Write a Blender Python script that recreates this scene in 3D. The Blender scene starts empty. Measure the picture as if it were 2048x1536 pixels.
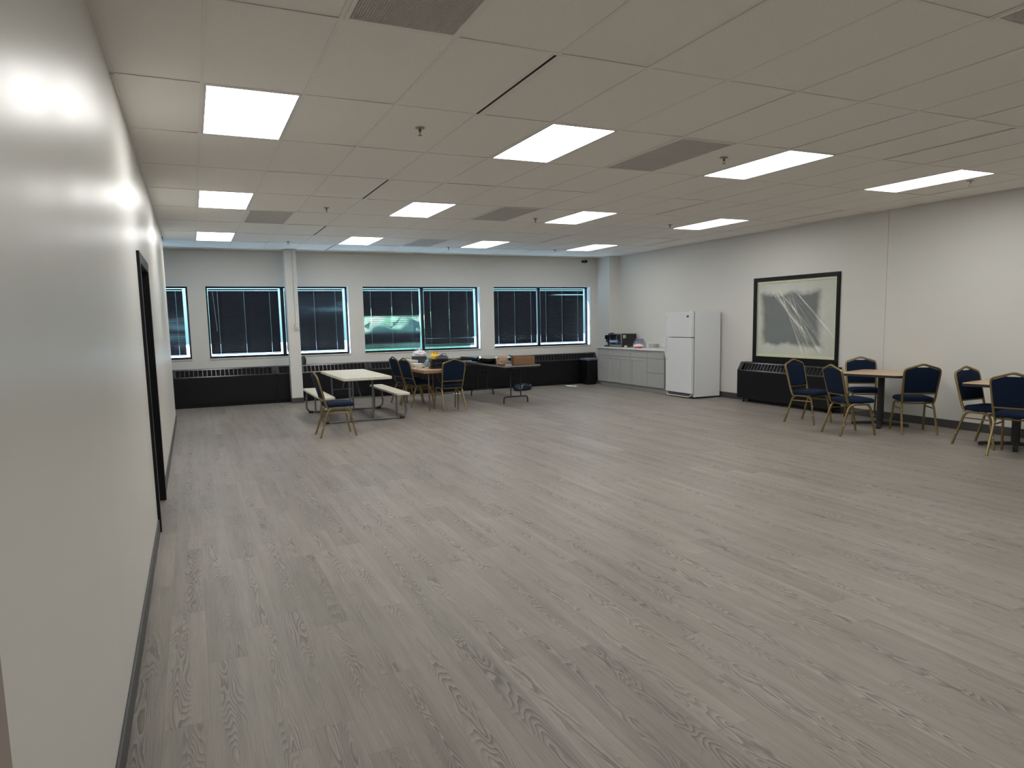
import bpy, bmesh, math, random
from mathutils import Vector, Matrix, noise
random.seed(7)
PI = math.pi
SC = bpy.context.scene
COL = SC.collection

# ------------------------------------------------------------------ camera
H = 3.0734                       # ceiling height
YAW, PITCH, ROLL, FPX = math.radians(24.80392), math.radians(6.76211), math.radians(-1.12944), 1398.99
cy_, sy_, cp_, sp_ = math.cos(YAW), math.sin(YAW), math.cos(PITCH), math.sin(PITCH)
fwd = Vector((sy_*cp_, cy_*cp_, -sp_)); rgt = Vector((cy_, -sy_, 0)); upv = rgt.cross(fwd)
r2 = math.cos(ROLL)*rgt + math.sin(ROLL)*upv
u2 = -math.sin(ROLL)*rgt + math.cos(ROLL)*upv
cam = bpy.data.cameras.new('camera'); camo = bpy.data.objects.new('camera', cam); COL.objects.link(camo)
m = Matrix((r2, u2, -fwd)).transposed().to_4x4(); m.translation = Vector((0.33263, 0, 1.58396)); camo.matrix_world = m
cam.sensor_width = 36; cam.sensor_fit = 'HORIZONTAL'; cam.lens = FPX*36/2048
cam.shift_x = -11.9/2048; cam.shift_y = 38.5/2048; cam.clip_start = .02; cam.clip_end = 300
SC.camera = camo

# ------------------------------------------------------------------ colour management, sky, sun
SC.view_settings.view_transform = 'Standard'; SC.view_settings.look = 'None'
SC.view_settings.gamma = 1; SC.view_settings.use_curve_mapping = False
SC.view_settings.exposure = 0.0
PANEL = 12.9                      # radiance of the ceiling panels
SKY = 0.55
SUN = 165.0
w = bpy.data.worlds.new('sky'); SC.world = w; w.use_nodes = True
wn = w.node_tree.nodes; wl_ = w.node_tree.links; wn.clear()
sky = wn.new('ShaderNodeTexSky'); sky.sky_type = 'NISHITA'; sky.sun_disc = False
sky.sun_elevation = math.radians(50); sky.sun_rotation = math.radians(140); sky.air_density = 1.6; sky.ozone_density = 3.0
bg = wn.new('ShaderNodeBackground'); bg.inputs['Strength'].default_value = SKY
tint = wn.new('ShaderNodeMix'); tint.data_type = 'RGBA'; tint.blend_type = 'MULTIPLY'; tint.inputs[0].default_value = 1
tint.inputs[7].default_value = (.36, .74, 1.35, 1); wl_.new(sky.outputs[0], tint.inputs[6])
wo = wn.new('ShaderNodeOutputWorld'); wl_.new(tint.outputs[2], bg.inputs[0]); wl_.new(bg.outputs[0], wo.inputs[0])
sl = bpy.data.lights.new('sun', 'SUN'); sl.energy = SUN; sl.angle = math.radians(.6); sl.color = (.78, .93, 1)
so = bpy.data.objects.new('sun', sl); COL.objects.link(so)
so.rotation_euler = Vector((.62, -1.0, -2.4)).to_track_quat('-Z', 'Y').to_euler(); so.location = (2, 30, 20)

# ------------------------------------------------------------------ node helper and materials
class NT:
    def __init__(s, name):
        s.m = bpy.data.materials.new(name); s.m.use_nodes = True
        s.t = s.m.node_tree; s.b = s.t.nodes['Principled BSDF']; s.out = s.t.nodes['Material Output']
    def n(s, typ, **kw):
        x = s.t.nodes.new('ShaderNode'+typ)
        for k, v in kw.items(): setattr(x, k, v)
        return x
    def put(s, sock, v):
        if v is None: return
        if hasattr(v, 'links') and hasattr(v, 'is_output'): s.t.links.new(v, sock)
        else: sock.default_value = v
    def math(s, op, a, b=None, c=None, clamp=False):
        x = s.n('Math', operation=op, use_clamp=clamp)
        for i, v in enumerate((a, b, c)): s.put(x.inputs[i], v)
        return x.outputs[0]
    def mix(s, f, a, b, mode='MIX'):
        x = s.n('Mix', data_type='RGBA', blend_type=mode)
        s.put(x.inputs[0], f); s.put(x.inputs[6], a); s.put(x.inputs[7], b); return x.outputs[2]
    def comb(s, x, y, z=0.0):
        c = s.n('CombineXYZ'); s.put(c.inputs[0], x); s.put(c.inputs[1], y); s.put(c.inputs[2], z); return c.outputs[0]
    def noise(s, vec, scale, detail=3, rough=.5, dist=0):
        x = s.n('TexNoise'); s.put(x.inputs['Vector'], vec); x.inputs['Scale'].default_value = scale
        x.inputs['Detail'].default_value = detail; x.inputs['Roughness'].default_value = rough
        x.inputs['Distortion'].default_value = dist; return x.outputs['Fac']
    def ramp(s, f, lo, hi, a=0.0, b=1.0):
        x = s.n('MapRange'); x.interpolation_type = 'SMOOTHSTEP'
        s.put(x.inputs[0], f); x.inputs[1].default_value = lo; x.inputs[2].default_value = hi
        x.inputs[3].default_value = a; x.inputs[4].default_value = b; return x.outputs[0]
    def obj(s): return s.n('TexCoord').outputs['Object']
    def sep(s, v):
        x = s.n('SeparateXYZ'); s.put(x.inputs[0], v); return x.outputs
    def bump(s, h, strength=.2, dist=.01):
        x = s.n('Bump'); x.inputs['Strength'].default_value = strength; x.inputs['Distance'].default_value = dist
        s.put(x.inputs['Height'], h); s.put(s.b.inputs['Normal'], x.outputs[0])
    def set(s, **kw):
        for k, v in kw.items(): s.put(s.b.inputs[k.replace('_', ' ')], v)
        return s
def rgb(c): return (*c, 1.0)
def mat(name, color, rough=.5, metal=0.0, var=0.06, scale=8.0, bump=0.0, bscale=60.0, **kw):
    t = NT(name); o = t.obj()
    f = t.noise(o, scale, 3)
    dark = tuple(c*(1-var) for c in color); lite = tuple(min(1, c*(1+var)) for c in color)
    t.put(t.b.inputs['Base Color'], t.mix(f, rgb(dark), rgb(lite)))
    t.put(t.b.inputs['Roughness'], t.math('ADD', t.math('MULTIPLY', t.math('SUBTRACT', f, .5), .08), rough))
    t.set(Metallic=metal)
    if bump: t.bump(t.noise(o, bscale, 3), bump, .004)
    for k, v in kw.items(): t.put(t.b.inputs[k.replace('_', ' ')], v)
    return t.m

def floor_material():
    t = NT('vinyl_plank'); o = t.obj(); X, Y, Z = t.sep(o)
    W, L = .1745, 1.22
    px = t.math('DIVIDE', t.math('SUBTRACT', X, .126), W); i = t.math('FLOOR', px); lx = t.math('SUBTRACT', t.math('FRACT', px), .5)
    wn1 = t.n('TexWhiteNoise', noise_dimensions='1D'); t.put(wn1.inputs['W'], i)
    py = t.math('ADD', t.math('DIVIDE', Y, L), wn1.outputs['Value']); j = t.math('FLOOR', py); ly = t.math('SUBTRACT', t.math('FRACT', py), .5)
    wn2 = t.n('TexWhiteNoise', noise_dimensions='2D'); t.put(wn2.inputs['Vector'], t.comb(i, j))
    r = t.sep(wn2.outputs['Color']); r1, r2_, r3 = r[0], r[1], r[2]
    off = t.math('MULTIPLY', r1, 37.0)
    # long stretched height field whose contour lines are the growth rings
    cx = t.math('ADD', lx, t.math('MULTIPLY', t.math('SUBTRACT', r2_, .5), .5))
    v1 = t.comb(t.math('ADD', t.math('MULTIPLY', X, 8.0), off), t.math('MULTIPLY', Y, 1.25), off)
    n1 = t.noise(v1, 1.0, 2, .45, .25)
    v2 = t.comb(t.math('ADD', t.math('MULTIPLY', X, 40.0), off), t.math('MULTIPLY', Y, 9.0), off)
    n2 = t.noise(v2, 1.0, 2)
    para = t.math('MULTIPLY', t.math('MULTIPLY', cx, cx), t.math('ADD', 1.2, t.math('MULTIPLY', r3, 1.8)))
    h = t.math('ADD', t.math('ADD', t.math('MULTIPLY', n1, 1.7), para), t.math('MULTIPLY', n2, .07))
    h = t.math('ADD', h, t.math('MULTIPLY', Y, .30))
    ring = t.math('FRACT', t.math('MULTIPLY', h, 13.0))
    line = t.math('MULTIPLY', t.ramp(ring, .30, .86), t.ramp(ring, .90, 1.0, 1.0, 0.0))
    # rings are strong in the heart band of the plank and fade to straight grain
    band = t.ramp(t.math('ABSOLUTE', cx), .10, .36, 1.0, .12)
    vis = t.ramp(t.noise(t.comb(t.math('MULTIPLY', X, 5.0), t.math('MULTIPLY', Y, 1.1), off), 1.0, 1), .34, .56, .22, 1.0)
    line = t.math('MULTIPLY', t.math('MULTIPLY', line, band), vis)
    v3 = t.comb(t.math('ADD', t.math('MULTIPLY', X, 210.0), off), t.math('MULTIPLY', Y, 5.0), off)
    fine = t.noise(v3, 1.0, 2)
    v4 = t.comb(t.math('MULTIPLY', X, 24.0), t.math('MULTIPLY', Y, 1.2), off)
    mid = t.noise(v4, 1.0, 3)
    blotch = t.noise(t.comb(t.math('MULTIPLY', X, 4.0), t.math('MULTIPLY', Y, 2.5), 3.0), 1.0, 2)
    tone = t.math('ADD', t.math('MULTIPLY', t.math('SUBTRACT', r3, .5), .15), t.math('MULTIPLY', t.math('SUBTRACT', mid, .5), .56))
    tone = t.math('ADD', tone, t.math('MULTIPLY', t.math('SUBTRACT', fine, .5), .50))
    tone = t.math('ADD', tone, t.math('MULTIPLY', t.math('SUBTRACT', blotch, .5), .20))
    tone = t.math('SUBTRACT', tone, t.math('MULTIPLY', line, .42))
    # light flecks next to the rings
    light = t.math('MULTIPLY', t.math('MULTIPLY', t.ramp(ring, .0, .28, 1.0, 0.0), band), vis)
    tone = t.math('ADD', tone, t.math('MULTIPLY', light, .20))
    ex = t.math('SUBTRACT', .5, t.math('ABSOLUTE', lx)); ey = t.math('SUBTRACT', .5, t.math('ABSOLUTE', ly))
    seam = t.math('MAXIMUM', t.ramp(ex, .003, .009, 1.0, 0.0), t.ramp(ey, .0006, .0016, 1.0, 0.0))
    tone = t.math('SUBTRACT', tone, t.math('MULTIPLY', seam, .22))
    base = t.mix(r2_, rgb(FLOOR_A), rgb(FLOOR_B))
    k = t.math('ADD', 1.0, tone)
    c = t.n('VectorMath', operation='SCALE'); t.put(c.inputs[0], base); t.put(c.inputs['Scale'], k)
    t.put(t.b.inputs['Base Color'], c.outputs[0])
    t.put(t.b.inputs['Roughness'], t.math('ADD', .40, t.math('MULTIPLY', mid, .10)))
    t.set(IOR=1.45)
    t.bump(t.math('SUBTRACT', t.math('MULTIPLY', fine, .4), t.math('ADD', seam, t.math('MULTIPLY', line, .3))), .18, .0012)
    return t.m
FLOOR_A = (.240, .213, .188); FLOOR_B = (.270, .243, .217)

def ceiling_material():
    t = NT('acoustic_tile'); o = t.obj()
    f = t.noise(o, 260, 2); g = t.noise(o, 90, 2); b = t.noise(o, .8, 2)
    pit = t.ramp(f, .56, .70)
    c = t.mix(b, rgb((.90, .875, .82)), rgb((.93, .90, .845)))
    c = t.mix(t.math('MULTIPLY', pit, .35), c, rgb((.55, .53, .49)))
    t.put(t.b.inputs['Base Color'], c); t.set(Roughness=.9)
    t.bump(t.math('ADD', f, g), .35, .003)
    return t.m
def wall_material(name, color, rough, spec=.4):
    t = NT(name); o = t.obj()
    f = t.noise(o, 1.3, 3); orange = t.noise(o, 140, 2); roller = t.noise(t.comb(*[t.math('MULTIPLY', a, k) for a, k in zip(t.sep(o), (2.5, 2.5, .5))]), 1.0, 2)
    a = tuple(c*.985 for c in color); b = tuple(c*1.015 for c in color)
    t.put(t.b.inputs['Base Color'], t.mix(f, rgb(a), rgb(b)))
    t.put(t.b.inputs['Roughness'], t.math('ADD', rough-.04, t.math('MULTIPLY', roller, .10)))
    t.bump(t.math('ADD', t.math('MULTIPLY', orange, .25), t.math('MULTIPLY', roller, 1.2)), .12, .004)
    t.set(Specular_IOR_Level=spec)
    return t.m
def carton_material():
    t = NT('cardboard'); o = t.obj(); X, Y, Z = t.sep(o)
    f = t.noise(t.comb(X, Y, t.math('MULTIPLY', Z, 30.0)), 20, 2)
    t.put(t.b.inputs['Base Color'], t.mix(f, rgb((.21, .115, .06)), rgb((.27, .15, .085)))); t.set(Roughness=.85)
    return t.m
def schlick(t):                                 # the same on both faces of a thin sheet
    f = t.n('LayerWeight'); f.inputs[0].default_value = .5
    return t.math('ADD', .04, t.math('MULTIPLY', t.math('POWER', f.outputs['Facing'], 5.0), .9))
def film_material():
    t = NT('taped_plastic_film'); o = t.obj(); X, Y, Z = t.sep(o)   # local: X along the pane, Z up
    nz = t.noise(o, 3.0, 3); nx = t.noise(o, 14, 3)
    ax = t.math('ABSOLUTE', t.math('ADD', t.math('ADD', X, .095), t.math('MULTIPLY', Z, .08))); az = t.math('ABSOLUTE', t.math('ADD', Z, .0))
    wob = t.math('MULTIPLY', t.math('SUBTRACT', nz, .5), .20)
    ex = t.ramp(t.math('ADD', ax, wob), .54, .76); ez = t.ramp(t.math('ADD', az, wob), .38, .50)
    milky = t.math('MAXIMUM', ex, ez)
    milky = t.math('ADD', .24, t.math('MULTIPLY', milky, .60))
    at = t.n('Attribute', attribute_name='crease'); milky = t.math('ADD', milky, t.math('MULTIPLY', at.outputs['Fac'], .5))
    milky = t.math('ADD', milky, t.math('MULTIPLY', t.math('SUBTRACT', nx, .5), .12), clamp=True)
    t.put(t.b.inputs['Base Color'], t.mix(nz, rgb((.66, .68, .60)), rgb((.74, .75, .68))))
    t.set(Roughness=.22)
    tr = t.n('BsdfTransparent'); tr.inputs[0].default_value = (.93, .95, .95, 1)
    mx = t.n('MixShader'); t.put(mx.inputs[0], milky); t.put(mx.inputs[1], tr.outputs[0]); t.put(mx.inputs[2], t.b.outputs[0])
    gl = t.n('BsdfGlossy'); gl.inputs['Roughness'].default_value = .12
    m2 = t.n('MixShader'); t.put(m2.inputs[0], schlick(t)); t.put(m2.inputs[1], mx.outputs[0]); t.put(m2.inputs[2], gl.outputs[0])
    t.put(t.out.inputs[0], m2.outputs[0])
    return t.m
def glass_material(name, tint=(.86, .93, .95), rough=.02):
    t = NT(name)
    tr = t.n('BsdfTransparent'); tr.inputs[0].default_value = rgb(tint)
    gl = t.n('BsdfGlossy'); gl.inputs['Roughness'].default_value = rough
    m2 = t.n('MixShader'); t.put(m2.inputs[0], schlick(t)); t.put(m2.inputs[1], tr.outputs[0]); t.put(m2.inputs[2], gl.outputs[0])
    t.put(t.out.inputs[0], m2.outputs[0]); return t.m
def emit_material(name, color, s):
    t = NT(name); o = t.obj(); f = t.noise(o, 60, 1)
    t.put(t.b.inputs['Emission Color'], t.mix(f, rgb(color), rgb(tuple(min(1, c*1.01) for c in color))))
    t.set(Emission_Strength=s, Base_Color=rgb((.8, .8, .8)), Roughness=.5); return t.m
def grain_material(name, a, b, rough, along=(2, 30, 30), dist=1.0):
    t = NT(name); o = t.obj(); X, Y, Z = t.sep(o)
    f = t.noise(t.comb(*[t.math('MULTIPLY', q, k) for q, k in zip((X, Y, Z), along)]), 1.0, 4, .6, dist)
    t.put(t.b.inputs['Base Color'], t.mix(t.ramp(f, .3, .7), rgb(a), rgb(b))); t.set(Roughness=rough)
    t.bump(f, .25, .002); return t.m

M = dict(
 floor=floor_material(), ceil=ceiling_material(),
 wall=wall_material('wall_paint', (.665, .66, .63), .48),
 gloss=wall_material('satin_wall_paint', (.68, .67, .635), .34, .26),
 taupe=wall_material('taupe_paint', (.30, .26, .22), .5),
 tbar=mat('grid_enamel', (.86, .83, .77), .5), dark=mat('dark_void', (.012, .012, .012), .9),
 panel=emit_material('light_panel', (1.0, .985, .95), PANEL), white=mat('white_enamel', (.72, .71, .69), .35),
 basebd=mat('vinyl_base', (.055, .055, .058), .45), black=mat('black_enamel', (.004, .004, .006), .40, Specular_IOR_Level=.3),
 grillm=mat('grille_enamel', (.06, .06, .07), .26, .5), frame=mat('dark_bronze_frame', (.012, .014, .02), .35, .3),
 slat=mat('charcoal_slat', (.010, .010, .016), .5, Specular_IOR_Level=.3), cord=mat('blind_cord', (.10, .10, .11), .6),
 wand=mat('clear_wand', (.30, .38, .48), .2), glass=glass_material('window_glass'), film=film_material(),
 tape=mat('masking_tape', (.62, .63, .44), .55, var=.10, scale=20), darkpane=mat('dark_room_glass', (.055, .07, .09), .12),
 gold=mat('gold_tube', (.26, .195, .085), .36, .75, scale=30), fabric=mat('navy_fabric', (.005, .015, .040), .85, bump=.5, bscale=700, Specular_IOR_Level=.2),
 bumper=mat('white_bumper', (.75, .74, .70), .4),
 resin=grain_material('woodgrain_resin', (.60, .57, .47), (.72, .69, .60), .5, (30, 2.5, 20)),
 greytube=mat('grey_powdercoat', (.15, .155, .165), .42, .3), blackfoot=mat('black_plastic', (.012, .012, .012), .5),
 tan=grain_material('maple_laminate', (.52, .36, .215), (.60, .43, .27), .32, (20, 2, 10)),
 tanedge=mat('tan_edge', (.40, .22, .125), .5), browntube=mat('brown_tube', (.16, .095, .065), .45, .2),
 walnut=grain_material('walnut_laminate', (.055, .032, .025), (.09, .055, .04), .22, (25, 2, 10)), greyedge=mat('grey_edge', (.24, .23, .23), .4),
 cabinet=mat('grey_cabinet_paint', (.40, .405, .40), .42), counter=mat('white_laminate', (.74, .73, .73), .25, var=.03),
 fridge=mat('fridge_white', (.74, .76, .78), .33, var=.015, bump=.12, bscale=500), gasket=mat('grey_gasket', (.10, .10, .11), .5),
 badge=mat('grey_badge', (.09, .10, .11), .35, .5), chrome=mat('brushed_metal', (.42, .42, .42), .3, .9),
 gblack=mat('gloss_black', (.006, .006, .008), .12), screen=mat('glossy_screen', (.004, .005, .008), .06), mblack=mat('matte_black', (.018, .018, .02), .6),
 carton=carton_material(), paper=mat('paper', (.70, .68, .64), .8), cream=mat('cream_card', (.58, .50, .40), .7),
 kraft=mat('crumpled_kraft_paper', (.46, .32, .24), .8, var=.2, scale=25), yellow=mat('yellow_plastic', (.80, .50, .03), .4),
 teal=mat('pale_teal_plastic', (.28, .45, .47), .35, Alpha=.85), wbag=mat('white_plastic_bag', (.78, .80, .84), .4, Alpha=.93),
 navybag=mat('navy_nylon', (.006, .010, .028), .45), lblue=mat('pale_blue_print', (.35, .55, .78), .6),
 purple=mat('lilac_lid', (.22, .20, .52), .4), clear=mat('frosted_plastic', (.55, .58, .60), .25, Alpha=.6), red=mat('red_print', (.55, .02, .03), .5),
 greybag=mat('grey_bin_liner', (.22, .26, .32), .3, Alpha=.92), bluegrey=mat('dark_pattern_cloth', (.05, .06, .09), .7, var=.8, scale=60),
 bronze=mat('bronze_sprinkler', (.22, .15, .09), .35, .8), grass=mat('grass', (.10, .22, .05), .9, var=.4, scale=3),
 leaf=mat('hedge_leaf', (.16, .27, .13), .7, var=.5, scale=5), sticker=mat('cream_sticker', (.72, .72, .52), .6), green=mat('sticker_green', (.20, .40, .10), .6),
 vent=mat('grey_vent', (.72, .70, .66), .5), beige=mat('beige_box', (.62, .58, .48), .4), asphalt=mat('asphalt', (.10, .12, .15), .9),
)

# ------------------------------------------------------------------ mesh helpers
def link(name, bm, m, parent=None, smooth=False, loc=None, rz=0, bevel=0, seg=2):
    bmesh.ops.recalc_face_normals(bm, faces=bm.faces[:])
    me = bpy.data.meshes.new(name); bm.to_mesh(me); bm.free()
    for k in (m if isinstance(m, (list, tuple)) else [m]): me.materials.append(M[k])
    if smooth:
        for p in me.polygons: p.use_smooth = True
        if smooth != 'all': me.set_sharp_from_angle(angle=math.radians(38))
    o = bpy.data.objects.new(name, me); COL.objects.link(o)
    if parent: o.parent = parent
    if loc: o.location = loc
    if rz: o.rotation_euler = (0, 0, rz)
    if bevel:
        b = o.modifiers.new('bevel', 'BEVEL'); b.width = bevel; b.segments = seg; b.limit_method = 'ANGLE'; b.angle_limit = math.radians(40)
    return o
def bx(bm, x0, x1, y0, y1, z0, z1, mi=0):
    v = [bm.verts.new(p) for p in ((x0,y0,z0),(x1,y0,z0),(x1,y1,z0),(x0,y1,z0),(x0,y0,z1),(x1,y0,z1),(x1,y1,z1),(x0,y1,z1))]
    for f in ((3,2,1,0),(4,5,6,7),(0,1,5,4),(1,2,6,5),(2,3,7,6),(3,0,4,7)):
        q = bm.faces.new([v[i] for i in f]); q.material_index = mi
    return v
def box(name, x0, x1, y0, y1, z0, z1, m, parent=None, bevel=0, seg=2, **kw):
    bm = bmesh.new(); bx(bm, x0, x1, y0, y1, z0, z1); return link(name, bm, m, parent, bevel=bevel, seg=seg, **kw)
def fillet(pts, r, n=5):
    pts = [Vector(p) for p in pts]; out = [pts[0]]
    for a, b, c in zip(pts, pts[1:], pts[2:]):
        d1 = (a-b); d2 = (c-b); rr = min(r, d1.length*.49, d2.length*.49)
        p, q = b+d1.normalized()*rr, b+d2.normalized()*rr
        for i in range(n+1):
            t = i/n; out.append(p.lerp(b, t).lerp(b.lerp(q, t), t))
    out.append(pts[-1]); return out
def tube(bm, pts, r, seg=8, square=False, closed=False, ref=None):
    pts = [Vector(p) for p in pts]; n = len(pts); rings = []
    up = None
    for i, p in enumerate(pts):
        if closed: t = (pts[(i+1) % n]-pts[i-1])
        else: t = (pts[min(i+1, n-1)]-pts[max(i-1, 0)])
        t.normalize()
        if up is None:
            up = Vector(ref) if ref else (Vector((0, 0, 1)) if abs(t.z) < .9 else Vector((0, 1, 0)))
        up = (up - t*up.dot(t)).normalized(); s = t.cross(up)
        ring = []
        if square:
            rx, ry = (r if isinstance(r, tuple) else (r, r))
            for a, b in ((-1,-.6),(-.6,-1),(.6,-1),(1,-.6),(1,.6),(.6,1),(-.6,1),(-1,.6)): ring.append(bm.verts.new(p+s*a*rx+up*b*ry))
        else:
            for k in range(seg):
                a = 2*PI*k/seg; ring.append(bm.verts.new(p+(s*math.cos(a)+up*math.sin(a))*r))
        rings.append(ring)
    L = len(rings[0]); rng = range(n) if closed else range(n-1)
    for i in rng:
        A, B = rings[i], rings[(i+1) % n]
        for k in range(L): bm.faces.new((A[k], A[(k+1) % L], B[(k+1) % L], B[k]))
    if not closed: bm.faces.new(rings[0][::-1]); bm.faces.new(rings[-1])
def lathe(bm, prof, seg=20, c=(0, 0, 0), axis='z'):
    rings = []
    for r, z in prof:
        ring = []
        for k in range(seg):
            a = 2*PI*k/seg; p = (r*math.cos(a), r*math.sin(a), z)
            if axis == 'x': p = (z, p[0], p[1])
            if axis == 'y': p = (p[0], z, p[1])
            ring.append(bm.verts.new(Vector(c)+Vector(p)))
        rings.append(ring)
    for A, B in zip(rings, rings[1:]):
        for k in range(seg): bm.faces.new((A[k], A[(k+1) % seg], B[(k+1) % seg], B[k]))
    bm.faces.new(rings[0][::-1]); bm.faces.new(rings[-1])
def prism(bm, poly, z0, z1, plane='xy'):
    def P(a, b, z): return (a, b, z) if plane == 'xy' else ((a, z, b) if plane == 'xz' else (z, a, b))
    A = [bm.verts.new(P(a, b, z0)) for a, b in poly]; B = [bm.verts.new(P(a, b, z1)) for a, b in poly]; n = len(poly)
    for i in range(n): bm.faces.new((A[i], A[(i+1) % n], B[(i+1) % n], B[i]))
    bm.faces.new(A[::-1]); bm.faces.new(B)
def rrect(hx, hy, r, n=6):
    out = []
    for cx, cy, a0 in ((hx-r, hy-r, 0), (-hx+r, hy-r, 90), (-hx+r, -hy+r, 180), (hx-r, -hy+r, 270)):
        for i in range(n+1):
            a = math.radians(a0+90*i/n); out.append((cx+r*math.cos(a), cy+r*math.sin(a)))
    return out
def blob(bm, c, s, amp=.25, freq=9, sub=3, seed=0, flat=True, ridge=False):
    r = bmesh.ops.create_icosphere(bm, subdivisions=sub, radius=1)
    for v in r['verts']:
        p = v.co.normalized(); q = p*freq*.3+Vector((seed, seed*.7, 1))
        n = noise.noise(q) + .5*noise.noise(q*2.3) + .25*noise.noise(q*5)
        if ridge: n = 1-2*abs(n)
        k = 1+amp*n; p = Vector((p.x*s[0], p.y*s[1], p.z*s[2]))*k
        if flat and p.z < -s[2]*.62: p.z = -s[2]*.62
        v.co = p+Vector(c)
def tag(o, label, cat, group=None, kind=None):
    o['label'] = label; o['category'] = cat
    if group: o['group'] = group
    if kind: o['kind'] = kind
    return o
def thing(name, loc, label, cat, rz=0, group=None):
    o = bpy.data.objects.new(name, None); COL.objects.link(o); o.empty_display_size = .1
    o.location = loc; o.rotation_euler = (0, 0, rz); return tag(o, label, cat, group)
def dup(root, loc=None, rz=None, label=None, group=None):
    ch = {}
    def cp(o, par):
        c = o.copy(); COL.objects.link(c); c.parent = par
        for k in [q for q in root_tree if q.parent == o]: cp(k, c)
        return c
    root_tree = list(root.children_recursive)
    c = cp(root, None)
    if loc is not None: c.location = loc
    if rz is not None: c.rotation_euler = (0, 0, rz)
    if label: c['label'] = label
    if group: c['group'] = group
    return c
def struct(o): o['kind'] = 'structure'; return o

# ------------------------------------------------------------------ measures of the room
KX = .015254                                   # slant of the right wall
TD = Vector((KX, 1, 0)).normalized(); ND = Vector((-1, KX, 0)).normalized(); RZ = -math.atan(KX)
def XW(y): return 9.6044+KX*y
def W(s, d, z=0): return Vector((9.6044, 0, 0))+TD*s+ND*d+Vector((0, 0, z))
YB = 15.177; YE = 13.1; YF = -5.0; XL = -2.7
GX, GY, TW, TL = .49437, 3.66255, .6096, 1.24392

# floor
bm = bmesh.new(); bx(bm, XL-.3, 10.2, YF-.3, YB+.31, -.12, 0); struct(link('floor', bm, 'floor'))
# left wall with the doorway
D0, D1, DZ = 6.03, 7.13, 2.10
bm = bmesh.new()
bx(bm, -.16, 0, 1.393, D0, 0, H+.12); bx(bm, -.16, 0, D1, YE, 0, H+.12); bx(bm, -.16, 0, D0, D1, DZ, H+.12)
struct(link('wall_left', bm, 'gloss'))
struct(box('wall_left.001', -.16, 0, YF-.2, .35, 0, H+.12, 'wall'))
struct(box('trim_1', -.16, .003, .35, 1.393, 0, H+.12, 'taupe'))
bm = bmesh.new(); bx(bm, XL, -.16, YE-.16, YE, 0, H+.12); bx(bm, XL-.16, XL, YE-.16, YB+.275, 0, H+.12); struct(link('wall_recess', bm, 'wall'))
# passage behind the doorway
bm = bmesh.new(); bx(bm, -1.7, -1.6, D0-.9, D1+.9, 0, 2.5); bx(bm, -1.6, -.16, D0-1.0, D0-.9, 0, 2.5); bx(bm, -1.6, -.16, D1+.9, D1+1.0, 0, 2.5); bx(bm, -1.7, -.16, D0-1.0, D1+1.0, 2.5, 2.6)
struct(link('wall_passage', bm, 'taupe'))
# door frame: jambs and head, dark steel
d = bpy.data.objects.new('door_1', None); COL.objects.link(d); d.location = (0, D0, 0); struct(d)
def dfr(name, y0, y1, z0, z1, x0=-.17, x1=.022):
    return box(name, x0, x1, y0-D0, y1-D0, z0, z1, 'black', d, bevel=.003)
dfr('door_jamb', D0-.055, D0+.03, 0, DZ+.055); dfr('door_jamb', D1-.03, D1+.055, 0, DZ+.055); dfr('door_head', D0+.03, D1-.03, DZ-.03, DZ+.055)
box('door_leaf', -.98, -.02-.17, D1-D0+.005, D1-D0+.045, .01, DZ-.03, 'black', d)

# right wall, two boards that meet in a thin dark joint
SEAM = 7.215
def wallbox(name, s0, s1, d0, d1, z0, z1, m, parent=None, bevel=0):
    bm = bmesh.new(); bx(bm, -d1, -d0, s0, s1, z0, z1)
    return link(name, bm, m, parent, loc=(9.6044, 0, 0) if not parent else None, rz=RZ if not parent else 0, bevel=bevel)
S0, S1, Z0, Z1 = 8.04, 9.93, .77, 2.245       # outer edge of the interior window on the right wall
bm = bmesh.new(); t_ = .14
for a, b, c, e in ((YF-.3, SEAM-.003, 0, H+.12), (SEAM+.003, S0, 0, H+.12), (S1, YB+.3, 0, H+.12), (S0, S1, 0, Z0), (S0, S1, Z1, H+.12)):
    bx(bm, 0, t_, a, b, c, e)
struct(link('wall_right', bm, 'wall', loc=(9.6044, 0, 0), rz=RZ))
struct(wallbox('trim_2', SEAM-.02, SEAM+.02, -.16, -.142, 0, H+.1, 'dark'))
# pilaster in the far right corner
PX = 9.555; PY = 14.56
struct(box('wall_pilaster', PX, 9.85, PY, YB, 0, H+.1, 'wall'))
# wall behind the camera
struct(box('wall_front', -.2, 10.1, YF-.2, YF, 0, H+.12, 'wall'))

# back wall with four openings
WIN = [(-1.9, .315), (.64, 3.42), (3.73, 6.435), (6.78, 9.39)]
WZ0, WZ1 = .947, 2.372
bm = bmesh.new(); T = .275
xs = [XL-.16]+[v for p in WIN for v in p]+[10.1]
for i in range(0, len(xs), 2): bx(bm, xs[i], xs[i+1], YB, YB+T, 0, H+.12)
for a, b in WIN: bx(bm, a, b, YB, YB+T, 0, WZ0); bx(bm, a, b, YB, YB+T, WZ1, H+.12)
struct(link('wall_back', bm, 'wall'))

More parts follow.
